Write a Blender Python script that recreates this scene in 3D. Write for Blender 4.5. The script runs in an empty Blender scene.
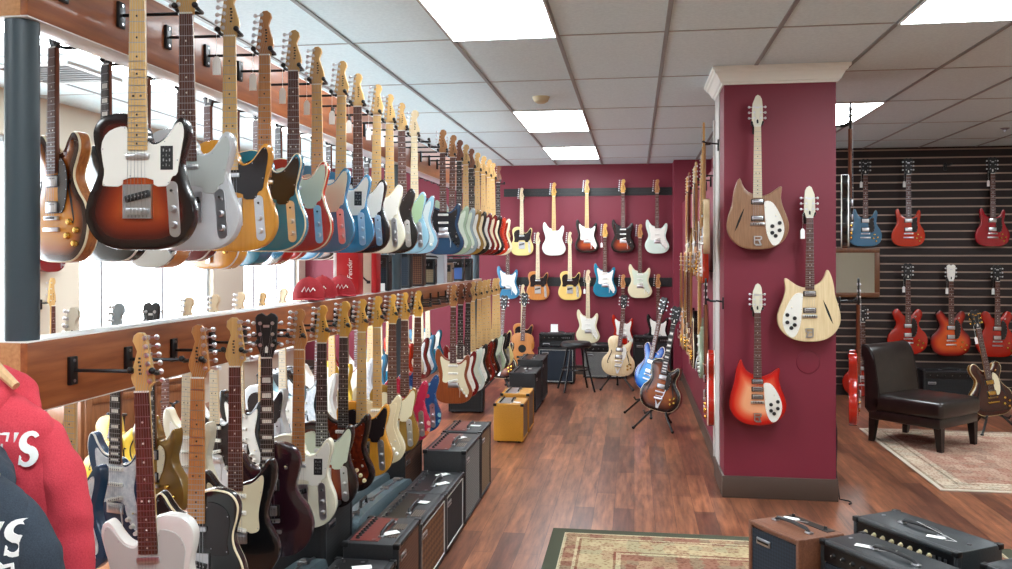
import bpy, bmesh, math, random
from mathutils import Vector, Matrix
from mathutils.geometry import delaunay_2d_cdt
random.seed(7)
PI = math.pi
SC = bpy.context.scene
COL = SC.collection
CAMH = 1.6
F = 860.0
YAW = 8.47
CS, SN = math.cos(math.radians(YAW)), math.sin(math.radians(YAW))

# ---------------------------------------------------------------- materials
MATS = {}
def lin(c):
    return tuple(((v/255)/12.92 if v/255 <= 0.04045 else ((v/255+0.055)/1.055)**2.4) for v in c)
def newmat(name):
    m = bpy.data.materials.new(name); m.use_nodes = True
    nt = m.node_tree
    return m, nt, nt.nodes['Principled BSDF']
def N(nt, typ, **kw):
    n = nt.nodes.new(typ)
    for k, v in kw.items():
        if hasattr(n, k): setattr(n, k, v)
        else: n.inputs[k].default_value = v
    return n
def plain(name, rgb, rough=0.4, metal=0.0, coat=0.0, spec=0.5):
    if name in MATS: return MATS[name]
    m, nt, p = newmat(name)
    p.inputs['Base Color'].default_value = (*lin(rgb), 1)
    p.inputs['Roughness'].default_value = rough
    p.inputs['Metallic'].default_value = metal
    p.inputs['Coat Weight'].default_value = coat
    p.inputs['Coat Roughness'].default_value = 0.05
    p.inputs['Specular IOR Level'].default_value = spec
    MATS[name] = m
    return m
def ramp(nt, stops, interp='LINEAR'):
    r = nt.nodes.new('ShaderNodeValToRGB'); r.color_ramp.interpolation = interp
    e = r.color_ramp.elements
    while len(e) < len(stops): e.new(0.5)
    for i, (pos, c) in enumerate(stops):
        e[i].position = pos; e[i].color = (*lin(c), 1)
    return r
def noisy(name, c1, c2, scale=(1, 1, 1), nscale=5, rough=0.5, coat=0.0, detail=4, bump=0.0, metal=0.0, lo=0.3, hi=0.7):
    """two-tone noise material on object coordinates (wood grain, cloth, vinyl)"""
    if name in MATS: return MATS[name]
    m, nt, p = newmat(name)
    tc = N(nt, 'ShaderNodeTexCoord'); mp = N(nt, 'ShaderNodeMapping'); mp.inputs['Scale'].default_value = scale
    nz = N(nt, 'ShaderNodeTexNoise'); nz.inputs['Scale'].default_value = nscale; nz.inputs['Detail'].default_value = detail
    r = ramp(nt, [(lo, c1), (hi, c2)])
    L = nt.links.new
    L(tc.outputs['Object'], mp.inputs['Vector']); L(mp.outputs[0], nz.inputs['Vector']); L(nz.outputs['Fac'], r.inputs['Fac'])
    L(r.outputs['Color'], p.inputs['Base Color'])
    p.inputs['Roughness'].default_value = rough; p.inputs['Coat Weight'].default_value = coat; p.inputs['Metallic'].default_value = metal
    p.inputs['Coat Roughness'].default_value = 0.06
    if bump:
        b = N(nt, 'ShaderNodeBump'); b.inputs['Strength'].default_value = bump; b.inputs['Distance'].default_value = 0.002
        L(nz.outputs['Fac'], b.inputs['Height']); L(b.outputs[0], p.inputs['Normal'])
    MATS[name] = m
    return m
def burst(name, stops):
    """sunburst lacquer: colour by distance (in 100 mm) from the rim, stored on the body mesh"""
    if name in MATS: return MATS[name]
    m, nt, p = newmat(name)
    at_ = N(nt, 'ShaderNodeAttribute'); at_.attribute_name = 'edge'
    mu = N(nt, 'ShaderNodeMath', operation='MULTIPLY'); mu.inputs[1].default_value = 10.0
    r = ramp(nt, stops)
    nt.links.new(at_.outputs['Fac'], mu.inputs[0]); nt.links.new(mu.outputs[0], r.inputs['Fac'])
    nt.links.new(r.outputs['Color'], p.inputs['Base Color'])
    p.inputs['Roughness'].default_value = 0.22; p.inputs['Coat Weight'].default_value = 0.2; p.inputs['Coat Roughness'].default_value = 0.04
    MATS[name] = m
    return m
def lac(name, rgb):
    return plain(name, rgb, 0.2, 0, 0.4)

# ---------------------------------------------------------------- mesh builder
class MB:
    def __init__(s): s.bm = bmesh.new()
    def face(s, vs, mi=0):
        try:
            f = s.bm.faces.new(vs); f.material_index = mi; return f
        except ValueError: return None
    def V(s, co): return s.bm.verts.new(co)
    def box(s, x0, x1, y0, y1, z0, z1, mi=0, bev=0.0, seg=2, M=None):
        g = bmesh.ops.create_cube(s.bm, size=1.0)
        vs = g['verts']
        for v in vs:
            v.co = Vector(((x0+x1)/2+v.co.x*(x1-x0), (y0+y1)/2+v.co.y*(y1-y0), (z0+z1)/2+v.co.z*(z1-z0)))
        fs = set(f for v in vs for f in v.link_faces)
        for f in fs: f.material_index = mi
        allv = list(vs)
        if bev > 0:
            es = set(e for v in vs for e in v.link_edges)
            r = bmesh.ops.bevel(s.bm, geom=list(es), offset=bev, segments=seg, affect='EDGES', profile=0.5)
            for f in r['faces']: f.material_index = mi
            allv = list(set(v for f in r['faces'] for v in f.verts) | set(v for v in vs if v.is_valid))
        if M is not None: bmesh.ops.transform(s.bm, matrix=M, verts=[v for v in allv if v.is_valid])
        return allv
    def prism(s, poly, y0, y1, mi=0, bev=0.0):
        """outline in (x, z), counter-clockwise seen from the front (-y); front at y0"""
        if area(poly) < 0: poly = poly[::-1]
        if bev:
            ins = inset(poly, bev)
            rs = [(ins, y0), (poly, y0+bev), (poly, y1)]
        else: rs = [(poly, y0), (poly, y1)]
        rings = [[s.V((x, y, z)) for x, z in p] for p, y in rs]
        n = len(poly)
        s.face(rings[0], mi); s.face(rings[-1][::-1], mi)
        for a, b in zip(rings, rings[1:]):
            for i in range(n):
                s.face([a[(i+1) % n], a[i], b[i], b[(i+1) % n]], mi)
    def loft(s, rings, mi=0, cap0=True, cap1=True, closed=True):
        rv = [[s.V(c) for c in r] for r in rings]
        n = len(rv[0])
        for a, b in zip(rv, rv[1:]):
            for i in range(n if closed else n-1):
                s.face([a[i], a[(i+1) % n], b[(i+1) % n], b[i]], mi)
        if cap0: s.face(rv[0][::-1], mi)
        if cap1: s.face(rv[-1], mi)
        return rv
    def cyl(s, p0, p1, r, mi=0, n=8, r1=None):
        p0, p1 = Vector(p0), Vector(p1); r1 = r if r1 is None else r1
        d = (p1-p0).normalized(); u = d.orthogonal().normalized(); w = d.cross(u)
        rings = []
        for p, q in ((p0, r), (p1, r1)):
            rings.append([p+(u*math.cos(2*PI*i/n)+w*math.sin(2*PI*i/n))*q for i in range(n)])
        s.loft(rings, mi)
    def tube(s, path, r, mi=0, n=6, rs=None):
        P = [Vector(p) for p in path]; rings = []
        u = None
        for i, p in enumerate(P):
            d = (P[min(i+1, len(P)-1)]-P[max(i-1, 0)]).normalized()
            if u is None: u = d.orthogonal().normalized()
            else: u = (u-d*u.dot(d)).normalized()
            w = d.cross(u); q = rs[i] if rs else r
            rings.append([p+(u*math.cos(2*PI*k/n)+w*math.sin(2*PI*k/n))*q for k in range(n)])
        s.loft(rings, mi)
    def lathe(s, c, prof, mi=0, n=12, axis='z'):
        rings = []
        for r, h in prof:
            ring = []
            for i in range(n):
                a = 2*PI*i/n; x, y = r*math.cos(a), r*math.sin(a)
                if axis == 'z': ring.append(Vector(c)+Vector((x, y, h)))
                elif axis == 'y': ring.append(Vector(c)+Vector((x, -h, y)))
                else: ring.append(Vector(c)+Vector((h, x, y)))
            rings.append(ring)
        s.loft(rings, mi)
    def ball(s, c, rad, mi=0, u=10, v=6):
        g = bmesh.ops.create_uvsphere(s.bm, u_segments=u, v_segments=v, radius=1.0)
        for q in g['verts']: q.co = Vector(c)+Vector((q.co.x*rad[0], q.co.y*rad[1], q.co.z*rad[2]))
        for f in set(f for q in g['verts'] for f in q.link_faces): f.material_index = mi
    def mesh(s, name, smooth=True, ang=35, nm=1):
        bmesh.ops.recalc_face_normals(s.bm, faces=s.bm.faces[:])
        me = bpy.data.meshes.new(name); s.bm.to_mesh(me); s.bm.free()
        for _ in range(nm): me.materials.append(None)
        if smooth:
            me.shade_smooth(); me.set_sharp_from_angle(angle=math.radians(ang))
        return me

def area(p): return 0.5*sum(p[i][0]*p[(i+1) % len(p)][1]-p[(i+1) % len(p)][0]*p[i][1] for i in range(len(p)))
def inset(p, d):
    n = len(p); out = []
    for i in range(n):
        a, b, c = p[i-1], p[i], p[(i+1) % n]
        t = Vector((c[0]-a[0], c[1]-a[1]))
        if t.length < 1e-9: t = Vector((1, 0))
        t.normalize(); out.append((b[0]-t.y*d, b[1]+t.x*d))
    return out
def catmull(P, k=5):
    n = len(P); out = []
    for i in range(n):
        p0, p1, p2, p3 = (Vector(P[(i+j-1) % n]) for j in range(4))
        for q in range(k):
            t = q/k
            out.append(tuple(0.5*((2*p1)+(p2-p0)*t+(2*p0-5*p1+4*p2-p3)*t*t+(3*p1-p0-3*p2+p3)*t**3)))
    return out
def chaikin(P, it=2):
    for _ in range(it):
        Q = []
        for i in range(len(P)):
            a, b = Vector(P[i]), Vector(P[(i+1) % len(P)])
            Q += [tuple(a*0.75+b*0.25), tuple(a*0.25+b*0.75)]
        P = Q
    return P
def segdist(x, z, poly):
    best = 9e9
    n = len(poly)
    for i in range(n):
        ax, az = poly[i]; bx, bz = poly[(i+1) % n]
        dx, dz = bx-ax, bz-az; l = dx*dx+dz*dz
        t = 0 if l == 0 else max(0, min(1, ((x-ax)*dx+(z-az)*dz)/l))
        d = (x-ax-t*dx)**2+(z-az-t*dz)**2
        if d < best: best = d
    return math.sqrt(best)
def inside(x, z, poly):
    c = False; n = len(poly); j = n-1
    for i in range(n):
        xi, zi = poly[i]; xj, zj = poly[j]
        if (zi > z) != (zj > z) and x < (xj-xi)*(z-zi)/(zj-zi)+xi: c = not c
        j = i
    return c

# ---------------------------------------------------------------- objects
def link(name, me, mats, parent=None, loc=(0, 0, 0), rot=(0, 0, 0)):
    if isinstance(me, MB):
        mats = mats if isinstance(mats, (list, tuple)) else [mats]
        me = me.mesh(name, nm=len(mats))
    mats = mats if isinstance(mats, (list, tuple)) else [mats]
    o = bpy.data.objects.new(name, me); COL.objects.link(o)
    o.location = loc; o.rotation_euler = rot
    if parent is not None: o.parent = parent
    for i, sl in enumerate(o.material_slots):
        sl.link = 'OBJECT'; sl.material = mats[min(i, len(mats)-1)]
    return o
def tag(o, label=None, cat=None, group=None, kind=None):
    if label: o['label'] = label
    if cat: o['category'] = cat
    if group: o['group'] = group
    if kind: o['kind'] = kind
    return o
def empty(name, label, cat, loc=(0, 0, 0), rotz=0.0, group=None, lean=0.0, roll=0.0):
    o = bpy.data.objects.new(name, None); COL.objects.link(o)
    o.empty_display_size = 0.1
    o.location = loc; o.rotation_euler = (lean, roll, rotz)
    return tag(o, label, cat, group)
def struct(name, mb, mats): return tag(link(name, mb, mats), kind='structure')
def at(px, py, d):
    xc = (px-506)/F
    return Vector((d*(CS*xc-SN), d*(CS+SN*xc), CAMH+d*(257-py)/F))
def fl(px, py): return at(px, py, CAMH*F/(py-257))
ORD = 'first second third fourth fifth sixth seventh eighth ninth tenth eleventh twelfth thirteenth fourteenth fifteenth sixteenth seventeenth eighteenth nineteenth twentieth twenty-first twenty-second twenty-third twenty-fourth twenty-fifth twenty-sixth'.split()

# common materials
M_BLACK = plain('black satin', (22, 22, 24), 0.45)
M_BLKMETAL = plain('black metal', (24, 24, 26), 0.35, 0.3)
M_CHROME = plain('chrome', (214, 214, 218), 0.3, 1.0)
M_STEEL = plain('steel', (170, 170, 175), 0.3, 1.0)
M_WHITE = plain('white plastic', (235, 233, 226), 0.35)
M_CARD = plain('white card', (240, 240, 238), 0.7)
M_CREAM = plain('cream plastic', (226, 212, 170), 0.4)
M_DARK = plain('void black', (8, 8, 8), 0.8)
M_GOLD = plain('gold plated', (214, 170, 80), 0.25, 1.0)
# ---------------------------------------------------------------- guitars (front faces -y, base at the tail, z up, metres)
OUT = {
 'tele': [(0,0),(-75,4),(-128,32),(-157,88),(-150,150),(-124,208),(-119,250),(-131,300),(-133,345),(-108,380),(-62,392),(-28,388),(-10,380),(20,345),(26,322),(42,308),(66,314),(88,338),(106,366),(122,378),(137,368),(142,336),(131,285),(121,245),(134,190),(155,135),(156,80),(128,30),(74,4)],
 'strat': [(0,0),(-70,3),(-125,27),(-158,84),(-155,142),(-128,195),(-116,238),(-126,290),(-142,340),(-150,390),(-146,432),(-133,452),(-114,444),(-96,412),(-66,378),(-36,366),(-20,360),(15,350),(30,338),(50,338),(74,354),(96,384),(112,402),(128,402),(138,378),(134,330),(122,280),(113,236),(126,185),(150,135),(160,85),(135,34),(80,5)],
 'lp': [(0,0),(-90,8),(-145,48),(-166,115),(-150,182),(-115,232),(-101,272),(-112,322),(-119,370),(-102,414),(-62,438),(-28,442),(-10,436),(18,372),(28,350),(50,343),(75,356),(95,385),(106,398),(117,396),(122,372),(116,325),(102,275),(112,232),(148,182),(166,115),(145,48),(90,8)],
 'semi': [(0,0),(-110,10),(-178,62),(-203,140),(-188,212),(-143,262),(-116,304),(-114,338),(-132,376),(-147,415),(-144,450),(-124,476),(-97,480),(-70,456),(-47,421),(-24,408),(24,408),(47,421),(70,456),(97,480),(124,476),(144,450),(147,415),(132,376),(114,338),(116,304),(143,262),(188,212),(203,140),(178,62),(110,10)],
 'sg': [(0,0),(-90,6),(-150,44),(-169,110),(-156,172),(-126,222),(-114,266),(-120,312),(-128,352),(-124,388),(-108,404),(-94,388),(-80,350),(-56,322),(-26,310),(26,306),(56,314),(78,338),(92,372),(106,388),(120,374),(125,342),(119,306),(113,264),(126,220),(156,172),(169,110),(150,44),(90,6)],
 'rick': [(0,0),(-60,4),(-115,24),(-160,62),(-187,112),(-193,160),(-186,210),(-173,254),(-158,306),(-153,350),(-143,400),(-127,446),(-113,464),(-104,453),(-92,420),(-70,387),(-40,368),(-22,362),(22,350),(45,352),(80,366),(112,388),(138,407),(151,409),(155,396),(151,365),(149,330),(160,280),(186,212),(199,155),(191,102),(165,58),(118,22),(60,4)],
 'hollow': [(0,0),(-110,9),(-175,58),(-200,135),(-184,208),(-140,262),(-126,310),(-140,372),(-146,420),(-124,462),(-76,482),(-28,484),(-10,478),(16,420),(26,392),(50,384),(80,398),(108,424),(130,430),(143,405),(140,360),(127,310),(140,262),(184,208),(200,135),(175,58),(110,9)],
 'acoustic': [(0,0),(-110,10),(-178,62),(-196,140),(-172,212),(-130,266),(-122,310),(-138,372),(-140,420),(-112,462),(-60,482),(0,486),(60,482),(112,462),(140,420),(138,372),(122,310),(130,266),(172,212),(196,140),(178,62),(110,10)],
 'bass': [(0,0),(-75,3),(-130,30),(-162,92),(-158,160),(-132,220),(-120,270),(-130,330),(-148,390),(-158,450),(-152,498),(-136,512),(-116,496),(-98,450),(-66,402),(-36,388),(-20,380),(18,372),(30,358),(50,356),(74,372),(96,402),(114,424),(132,420),(140,392),(136,340),(124,290),(114,244),(126,190),(152,140),(164,90),(138,36),(80,5)],
}
# thickness, nut height, scale, frets, arch, bound
SPEC = {
 'tele': dict(t=.045, nut=.752, sc=.648, fr=21, arch=0, head='F'),
 'strat': dict(t=.045, nut=.803, sc=.648, fr=21, arch=0, head='S'),
 'lp': dict(t=.052, nut=.775, sc=.628, fr=22, arch=.010, head='G'),
 'semi': dict(t=.050, nut=.793, sc=.628, fr=22, arch=.012, head='G'),
 'sg': dict(t=.036, nut=.765, sc=.628, fr=22, arch=0, head='G'),
 'rick': dict(t=.042, nut=.80, sc=.628, fr=22, arch=0, head='R'),
 'hollow': dict(t=.064, nut=.815, sc=.635, fr=22, arch=.014, head='G'),
 'acoustic': dict(t=.085, nut=.820, sc=.640, fr=19, arch=.004, head='G'),
 'bass': dict(t=.045, nut=.995, sc=.864, fr=20, arch=0, head='B'),
}
OUTL = {}
def outline(shape, mir=False):
    k = (shape, mir)
    if k not in OUTL:
        p = [(x/1000, z/1000) for x, z in catmull(OUT[shape], 5)]
        if mir: p = [(-x, z) for x, z in p]
        if area(p) < 0: p = p[::-1]
        OUTL[k] = p
    return OUTL[k]
def mx(poly, mir): return [((-x if mir else x)/1000, z/1000) for x, z in poly]
def fretz(sp, n): return sp['nut']-sp['sc']*(1-2**(-n/12))
def fronty(shape, x, z, mir=False):
    sp = SPEC[shape]
    if not sp['arch']: return -sp['t']/2
    e = segdist(x, z, outline(shape, mir))
    return -sp['t']/2-sp['arch']*(1-math.exp(-max(e-.0045, 0)/.035))
CACHE = {}
def cached(key, fn):
    if key not in CACHE: CACHE[key] = fn()
    return CACHE[key]

def body_mesh(shape, mir):
    sp = SPEC[shape]; t = sp['t']; P = outline(shape, mir); mb = MB(); bm = mb.bm
    lay = bm.verts.layers.float.new('edge')
    rings = [(.0045, -t/2, .0045), (.0015, -t/2+.0015, .003), (0, -t/2+.007, 0), (0, t/2-.007, 0), (.0015, t/2-.0015, .003), (.0045, t/2, .0045)]
    rv = []
    for ins, y, e in rings:
        r = [bm.verts.new((x, y, z)) for x, z in inset(P, ins)]
        for v in r: v[lay] = e
        rv.append(r)
    n = len(P)
    for j, (a, b) in enumerate(zip(rv, rv[1:])):
        for i in range(n): mb.face([a[(i+1) % n], a[i], b[i], b[(i+1) % n]], 1 if j in (0, 1, 3, 4) else 2)
    ring0 = inset(P, .0045)
    pts = [Vector(p) for p in ring0]
    xs = [p[0] for p in P]; zs = [p[1] for p in P]; step = .016
    vo, eo, fo, ov, oe, of = delaunay_2d_cdt(pts, [(i, (i+1) % n) for i in range(n)], [], 1, 1e-6)
    vs = [bm.verts.new((q[0], t/2, q[1])) for q in vo]
    for f in fo: mb.face([vs[i] for i in f][::-1], 0)
    z = min(zs)
    while z < max(zs):
        x = min(xs)
        while x < max(xs):
            if inside(x, z, P) and segdist(x, z, P) > .014: pts.append(Vector((x, z)))
            x += step
        z += step
    vo, eo, fo, ov, oe, of = delaunay_2d_cdt(pts, [(i, (i+1) % n) for i in range(n)], [], 1, 1e-6)
    vs = []
    for i, q in enumerate(vo):
        on = any(k < n for k in ov[i])
        e = .0045 if on else segdist(q[0], q[1], P)
        y = -t/2-(sp['arch']*(1-math.exp(-(e-.0045)/.035)) if sp['arch'] else 0)
        v = bm.verts.new((q[0], y, q[1])); v[lay] = e; vs.append(v)
    for f in fo: mb.face([vs[i] for i in f], 0)
    bmesh.ops.remove_doubles(bm, verts=bm.verts[:], dist=2e-5)
    return mb.mesh('body', nm=3)
HEADS = {
 'F': [(-21,0),(-24,13),(-35,24),(-32,56),(-24,111),(-18,156),(-8,170),(8,172),(20,163),(24,147),(18,134),(12,117),(20,89),(30,61),(33,41),(28,24),(22,13),(21,0)],
 'S': [(-21,0),(-25,12),(-38,24),(-34,70),(-26,130),(-20,168),(-6,184),(14,186),(30,172),(32,150),(20,136),(16,118),(28,84),(38,54),(36,34),(26,16),(21,0)],
 'B': [(-21,0),(-26,14),(-46,30),(-42,90),(-30,160),(-24,205),(-6,222),(18,222),(32,204),(32,180),(18,164),(20,130),(34,80),(36,44),(26,16),(21,0)],
 'G': [(-21,0),(-25,16),(-37,44),(-39,100),(-43,156),(-34,168),(-18,174),(0,162),(18,174),(34,168),(43,156),(39,100),(37,44),(25,16),(21,0)],
 'R': [(-21,0),(-26,20),(-35,40),(-33,120),(-30,150),(-12,196),(2,206),(18,196),(28,176),(33,130),(35,40),(26,20),(21,0)],
}
TUN = {'F': [('L', -24+q*2.2, 31+q*25) for q in range(6)], 'S': [('L', -27+q*2.2, 34+q*27) for q in range(6)],
       'B': [('L', -32+q*3, 45+q*46) for q in range(4)],
       'G': [(s, (-24 if s == 'L' else 24), 50+q*42) for q in range(3) for s in 'LR'],
       'R': [(s, (-21 if s == 'L' else 21), 56+q*36) for q in range(3) for s in 'LR']}
def tuner_geo(mb, side, mir, x=0, z=0, y=0):
    s = (-1 if side == 'L' else 1)*(-1 if mir else 1)
    x = (-x if mir else x)/1000; z = z/1000
    mb.cyl((x, y+.003, z), (x, y-.008, z), .0042, 0, 8); mb.cyl((x, y, z), (x, y-.0025, z), .0075, 0, 8)
    mb.cyl((x, y+.014, z), (x+s*.026, y+.014, z), .0025, 0, 6)
    mb.box(x-.008, x+.008, y+.009, y+.018, z-.006, z+.006, 0)
    mb.ball((x+s*.030, y+.014, z), (.0085, .0045, .0085), 0, 8, 6)
def neck_y(sp): return -sp['t']/2-sp['arch']-.0045 if sp['arch'] else -sp['t']/2-.004
def neck_mesh(shape):
    sp = SPEC[shape]; y = neck_y(sp); mb = MB(); rings = []
    zt = sp['nut']; zb = fretz(sp, sp['fr'])-.008
    for z, w in ((zb, .0275), (zt-.3, .0248), (zt, .0210), (zt+.002, .0210)):
        ring = []
        for a in range(9):
            th = PI*a/8; ring.append((w*math.cos(th), y+.0225*math.sin(th)**.8 if 0 < a < 8 else y, z))
        rings.append(ring)
    mb.loft(rings, 0)
    return mb.mesh('neck', nm=1)
def head_mesh(shape, mir, merged):
    sp = SPEC[shape]; y = neck_y(sp); h = HEADS[sp['head']]; mb = MB()
    poly = [((-x if mir else x)/1000, sp['nut']+z/1000) for x, z in (chaikin(h[1:-1], 1) if 0 else h)]
    mb.prism(poly, y+.001, y+.015, 0, .0015)
    if sp['head'] in 'FSB':   # small dark decal strokes on the face
        s = -1 if mir else 1
        for q in range(5): mb.box(s*(.004+.002*(q % 2))-.004, s*(.004+.002*(q % 2))+.004, y+.0006, y+.0012, sp['nut']+.05+q*.011, sp['nut']+.056+q*.011, 2)
    else:
        mb.box(-.012, .012, y+.0006, y+.0012, sp['nut']+.118, sp['nut']+.128, 1); mb.prism([(-.006, sp['nut']+.02), (.006, sp['nut']+.02), (.006, sp['nut']+.04), (0, sp['nut']+.048), (-.006, sp['nut']+.04)], y+.0006, y+.0012, 2)
    if merged:
        for sd, x, z in TUN[sp['head']]: tuner_geo2(mb, sd, mir, x, z+sp['nut']*1000, y)
    return mb.mesh('headstock', nm=3)
def tuner_geo2(mb, side, mir, x, z, y):
    s = (-1 if side == 'L' else 1)*(-1 if mir else 1); x = (-x if mir else x)/1000; z /= 1000
    mb.cyl((x, y+.003, z), (x, y-.008, z), .0045, 1, 6)
    mb.ball((x+s*.029, y+.014, z), (.010, .005, .009), 1, 6, 4)
def board_mesh(shape, blocks):
    sp = SPEC[shape]; y = neck_y(sp); mb = MB(); zt = sp['nut']; zb = fretz(sp, sp['fr'])-.012
    def w(z): return .0212+(.0282-.0212)*(zt-z)/(zt-zb)
    mb.prism([(-w(zt), zt), (w(zt), zt), (w(zb), zb), (-w(zb), zb)], y-.0055, y, 0)
    mb.box(-w(zt), w(zt), y-.0075, y-.003, zt-.001, zt+.004, 3)
    for n in range(1, sp['fr']+1):
        z = fretz(sp, n); mb.box(-w(z), w(z), y-.0067, y-.0054, z-.0011, z+.0011, 1)
    for n in (3, 5, 7, 9, 12, 15, 17, 19, 21):
        if n > sp['fr']: continue
        z = (fretz(sp, n)+fretz(sp, n-1))/2
        if blocks:
            g = (fretz(sp, n-1)-fretz(sp, n))*.32; q = w(z)*.72
            mb.box(-q, q, y-.0058, y-.005, z-g, z+g, 2)
        else:
            for x in ((-.011, .011) if n == 12 else (0,)):
                mb.cyl((x, y-.005, z), (x, y-.0059, z), .0034, 2, 8)
    return mb.mesh('fretboard', nm=4)
def strings_mesh(shape, mir, zbr):
    sp = SPEC[shape]; y = neck_y(sp); mb = MB(); nb = 4 if shape == 'bass' else 6
    tun = sorted(TUN[sp['head']], key=lambda t: t[2])
    for i in range(nb):
        f = (i/(nb-1)-.5); f2 = -f if mir else f
        r = .0007-.00028*(i/(nb-1))
        if sp['head'] in 'FSB': tx, tz = tun[i][1], tun[i][2]
        else:
            L = [t for t in tun if t[0] == ('L' if i < 3 else 'R')]; tx, tz = (L[i] if i < 3 else L[5-i])[1:]
        tx = (-tx if mir else tx)/1000; tz = tz/1000+sp['nut']
        mb.tube([(f2*.054, y-.0105, zbr), (f2*.035, y-.0088, sp['nut']), (tx, y-.003, tz)], r, 0, 4)
    return mb.mesh('strings', nm=1)
GUARD = {
 'tele': [(-28,352),(-58,352),(-92,336),(-110,300),(-104,252),(-98,222),(-106,186),(-100,182),(-46,180),(-44,206),(44,206),(46,180),(92,182),(96,208),(114,214),(118,244),(126,286),(134,334),(128,362),(116,364),(100,344),(80,316),(58,301),(40,300),(28,312),(28,290),(-28,290)],
 'strat': [(-28,354),(-56,358),(-80,376),(-98,396),(-108,384),(-102,334),(-90,282),(-84,236),(-90,192),(-82,178),(-52,172),(-48,182),(46,182),(50,150),(72,100),(104,68),(130,78),(134,110),(114,160),(98,205),(90,240),(98,282),(110,325),(112,364),(99,364),(80,342),(56,326),(36,326),(28,338)],
 'strat3': [],
 'lp': [(32,332),(70,318),(78,280),(66,220),(52,196),(44,176),(34,176)],
 'semi': [(32,396),(78,372),(96,316),(92,240),(70,182),(34,182)],
 'sg': [(30,296),(60,300),(90,318),(84,260),(96,200),(84,150),(44,148),(30,180)],
 'rick': [(40,312),(70,318),(104,300),(150,214),(174,136),(150,52),(106,18),(76,50),(56,110),(50,170),(44,270)],
 'rick3': [(40,300),(70,306),(104,290),(150,214),(174,136),(150,52),(106,18),(76,50),(56,110),(50,170),(44,260)],
 'hollow': [(32,380),(74,356),(88,300),(80,230),(60,196),(34,196)],
 'acoustic': [(30,262),(70,270),(88,240),(80,190),(50,180),(34,210)],
 'bass': [(-28,374),(-60,380),(-96,430),(-118,460),(-132,430),(-118,360),(-104,300),(-98,250),(-90,200),(-50,190),(50,190),(96,180),(108,230),(114,300),(124,350),(118,386),(96,372),(62,348),(34,346)],
}
def guard_mesh(shape, mir):
    sp = SPEC[shape if shape != 'rick3' else 'rick']; mb = MB()
    sh = shape if shape != 'rick3' else 'rick'
    p = chaikin(mx(GUARD[shape], mir), 1 if sh in ('tele',) else 2)
    y = -sp['t']/2-sp['arch']
    mb.prism(p, y-.0032, y-(.0008 if sp['arch'] else -.0005), 0, .0008)
    for k in range(0, len(p), max(1, len(p)//9)):       # fixing screws
        x, z = inset(p if area(p) > 0 else p[::-1], .005)[k]; mb.cyl((x, y-.0028, z), (x, y-.0036, z), .0022, 1, 6)
    return mb.mesh('pickguard', nm=2)
def pu_mesh(kind, z, y, mir):
    mb = MB(); s = -1 if mir else 1
    if kind in ('single', 'slant'):
        a = math.radians((-13 if kind == 'slant' else 0)*s)
        M = Matrix.Translation((0, 0, z)) @ Matrix.Rotation(a, 4, 'Y')
        mb.box(-.041, .041, y-.010, y+.002, -.0085, .0085, 0, .004, 2, M)
        for i in range(6): 
            q = M @ Vector(((i-2.5)*.0105, y-.0098, 0)); mb.cyl(q, q+Vector((0, -.0012, 0)), .0024, 1, 6)
    elif kind == 'lip': mb.box(-.034, .034, y-.010, y+.002, z-.0078, z+.0078, 0, .0035)
    elif kind == 'hum':
        mb.box(-.043, .043, y-.006, y+.003, z-.0225, z+.0225, 1, .003); mb.box(-.0345, .0345, y-.013, y+.002, z-.0185, z+.0185, 0, .003)
        for i in range(6): mb.cyl(((i-2.5)*.010, y-.0128, z+.009), ((i-2.5)*.010, y-.0138, z+.009), .0022, 1, 6)
    elif kind == 'toast':
        mb.box(-.040, .040, y-.008, y+.002, z-.017, z+.017, 1, .003); mb.box(-.034, .034, y-.013, y+.002, z-.013, z+.013, 0, .003)
        for q in (-.006, .006): mb.box(-.028, .028, y-.0136, y-.012, z+q-.0022, z+q+.0022, 1)
    return mb.mesh('pickup', nm=2)
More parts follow.
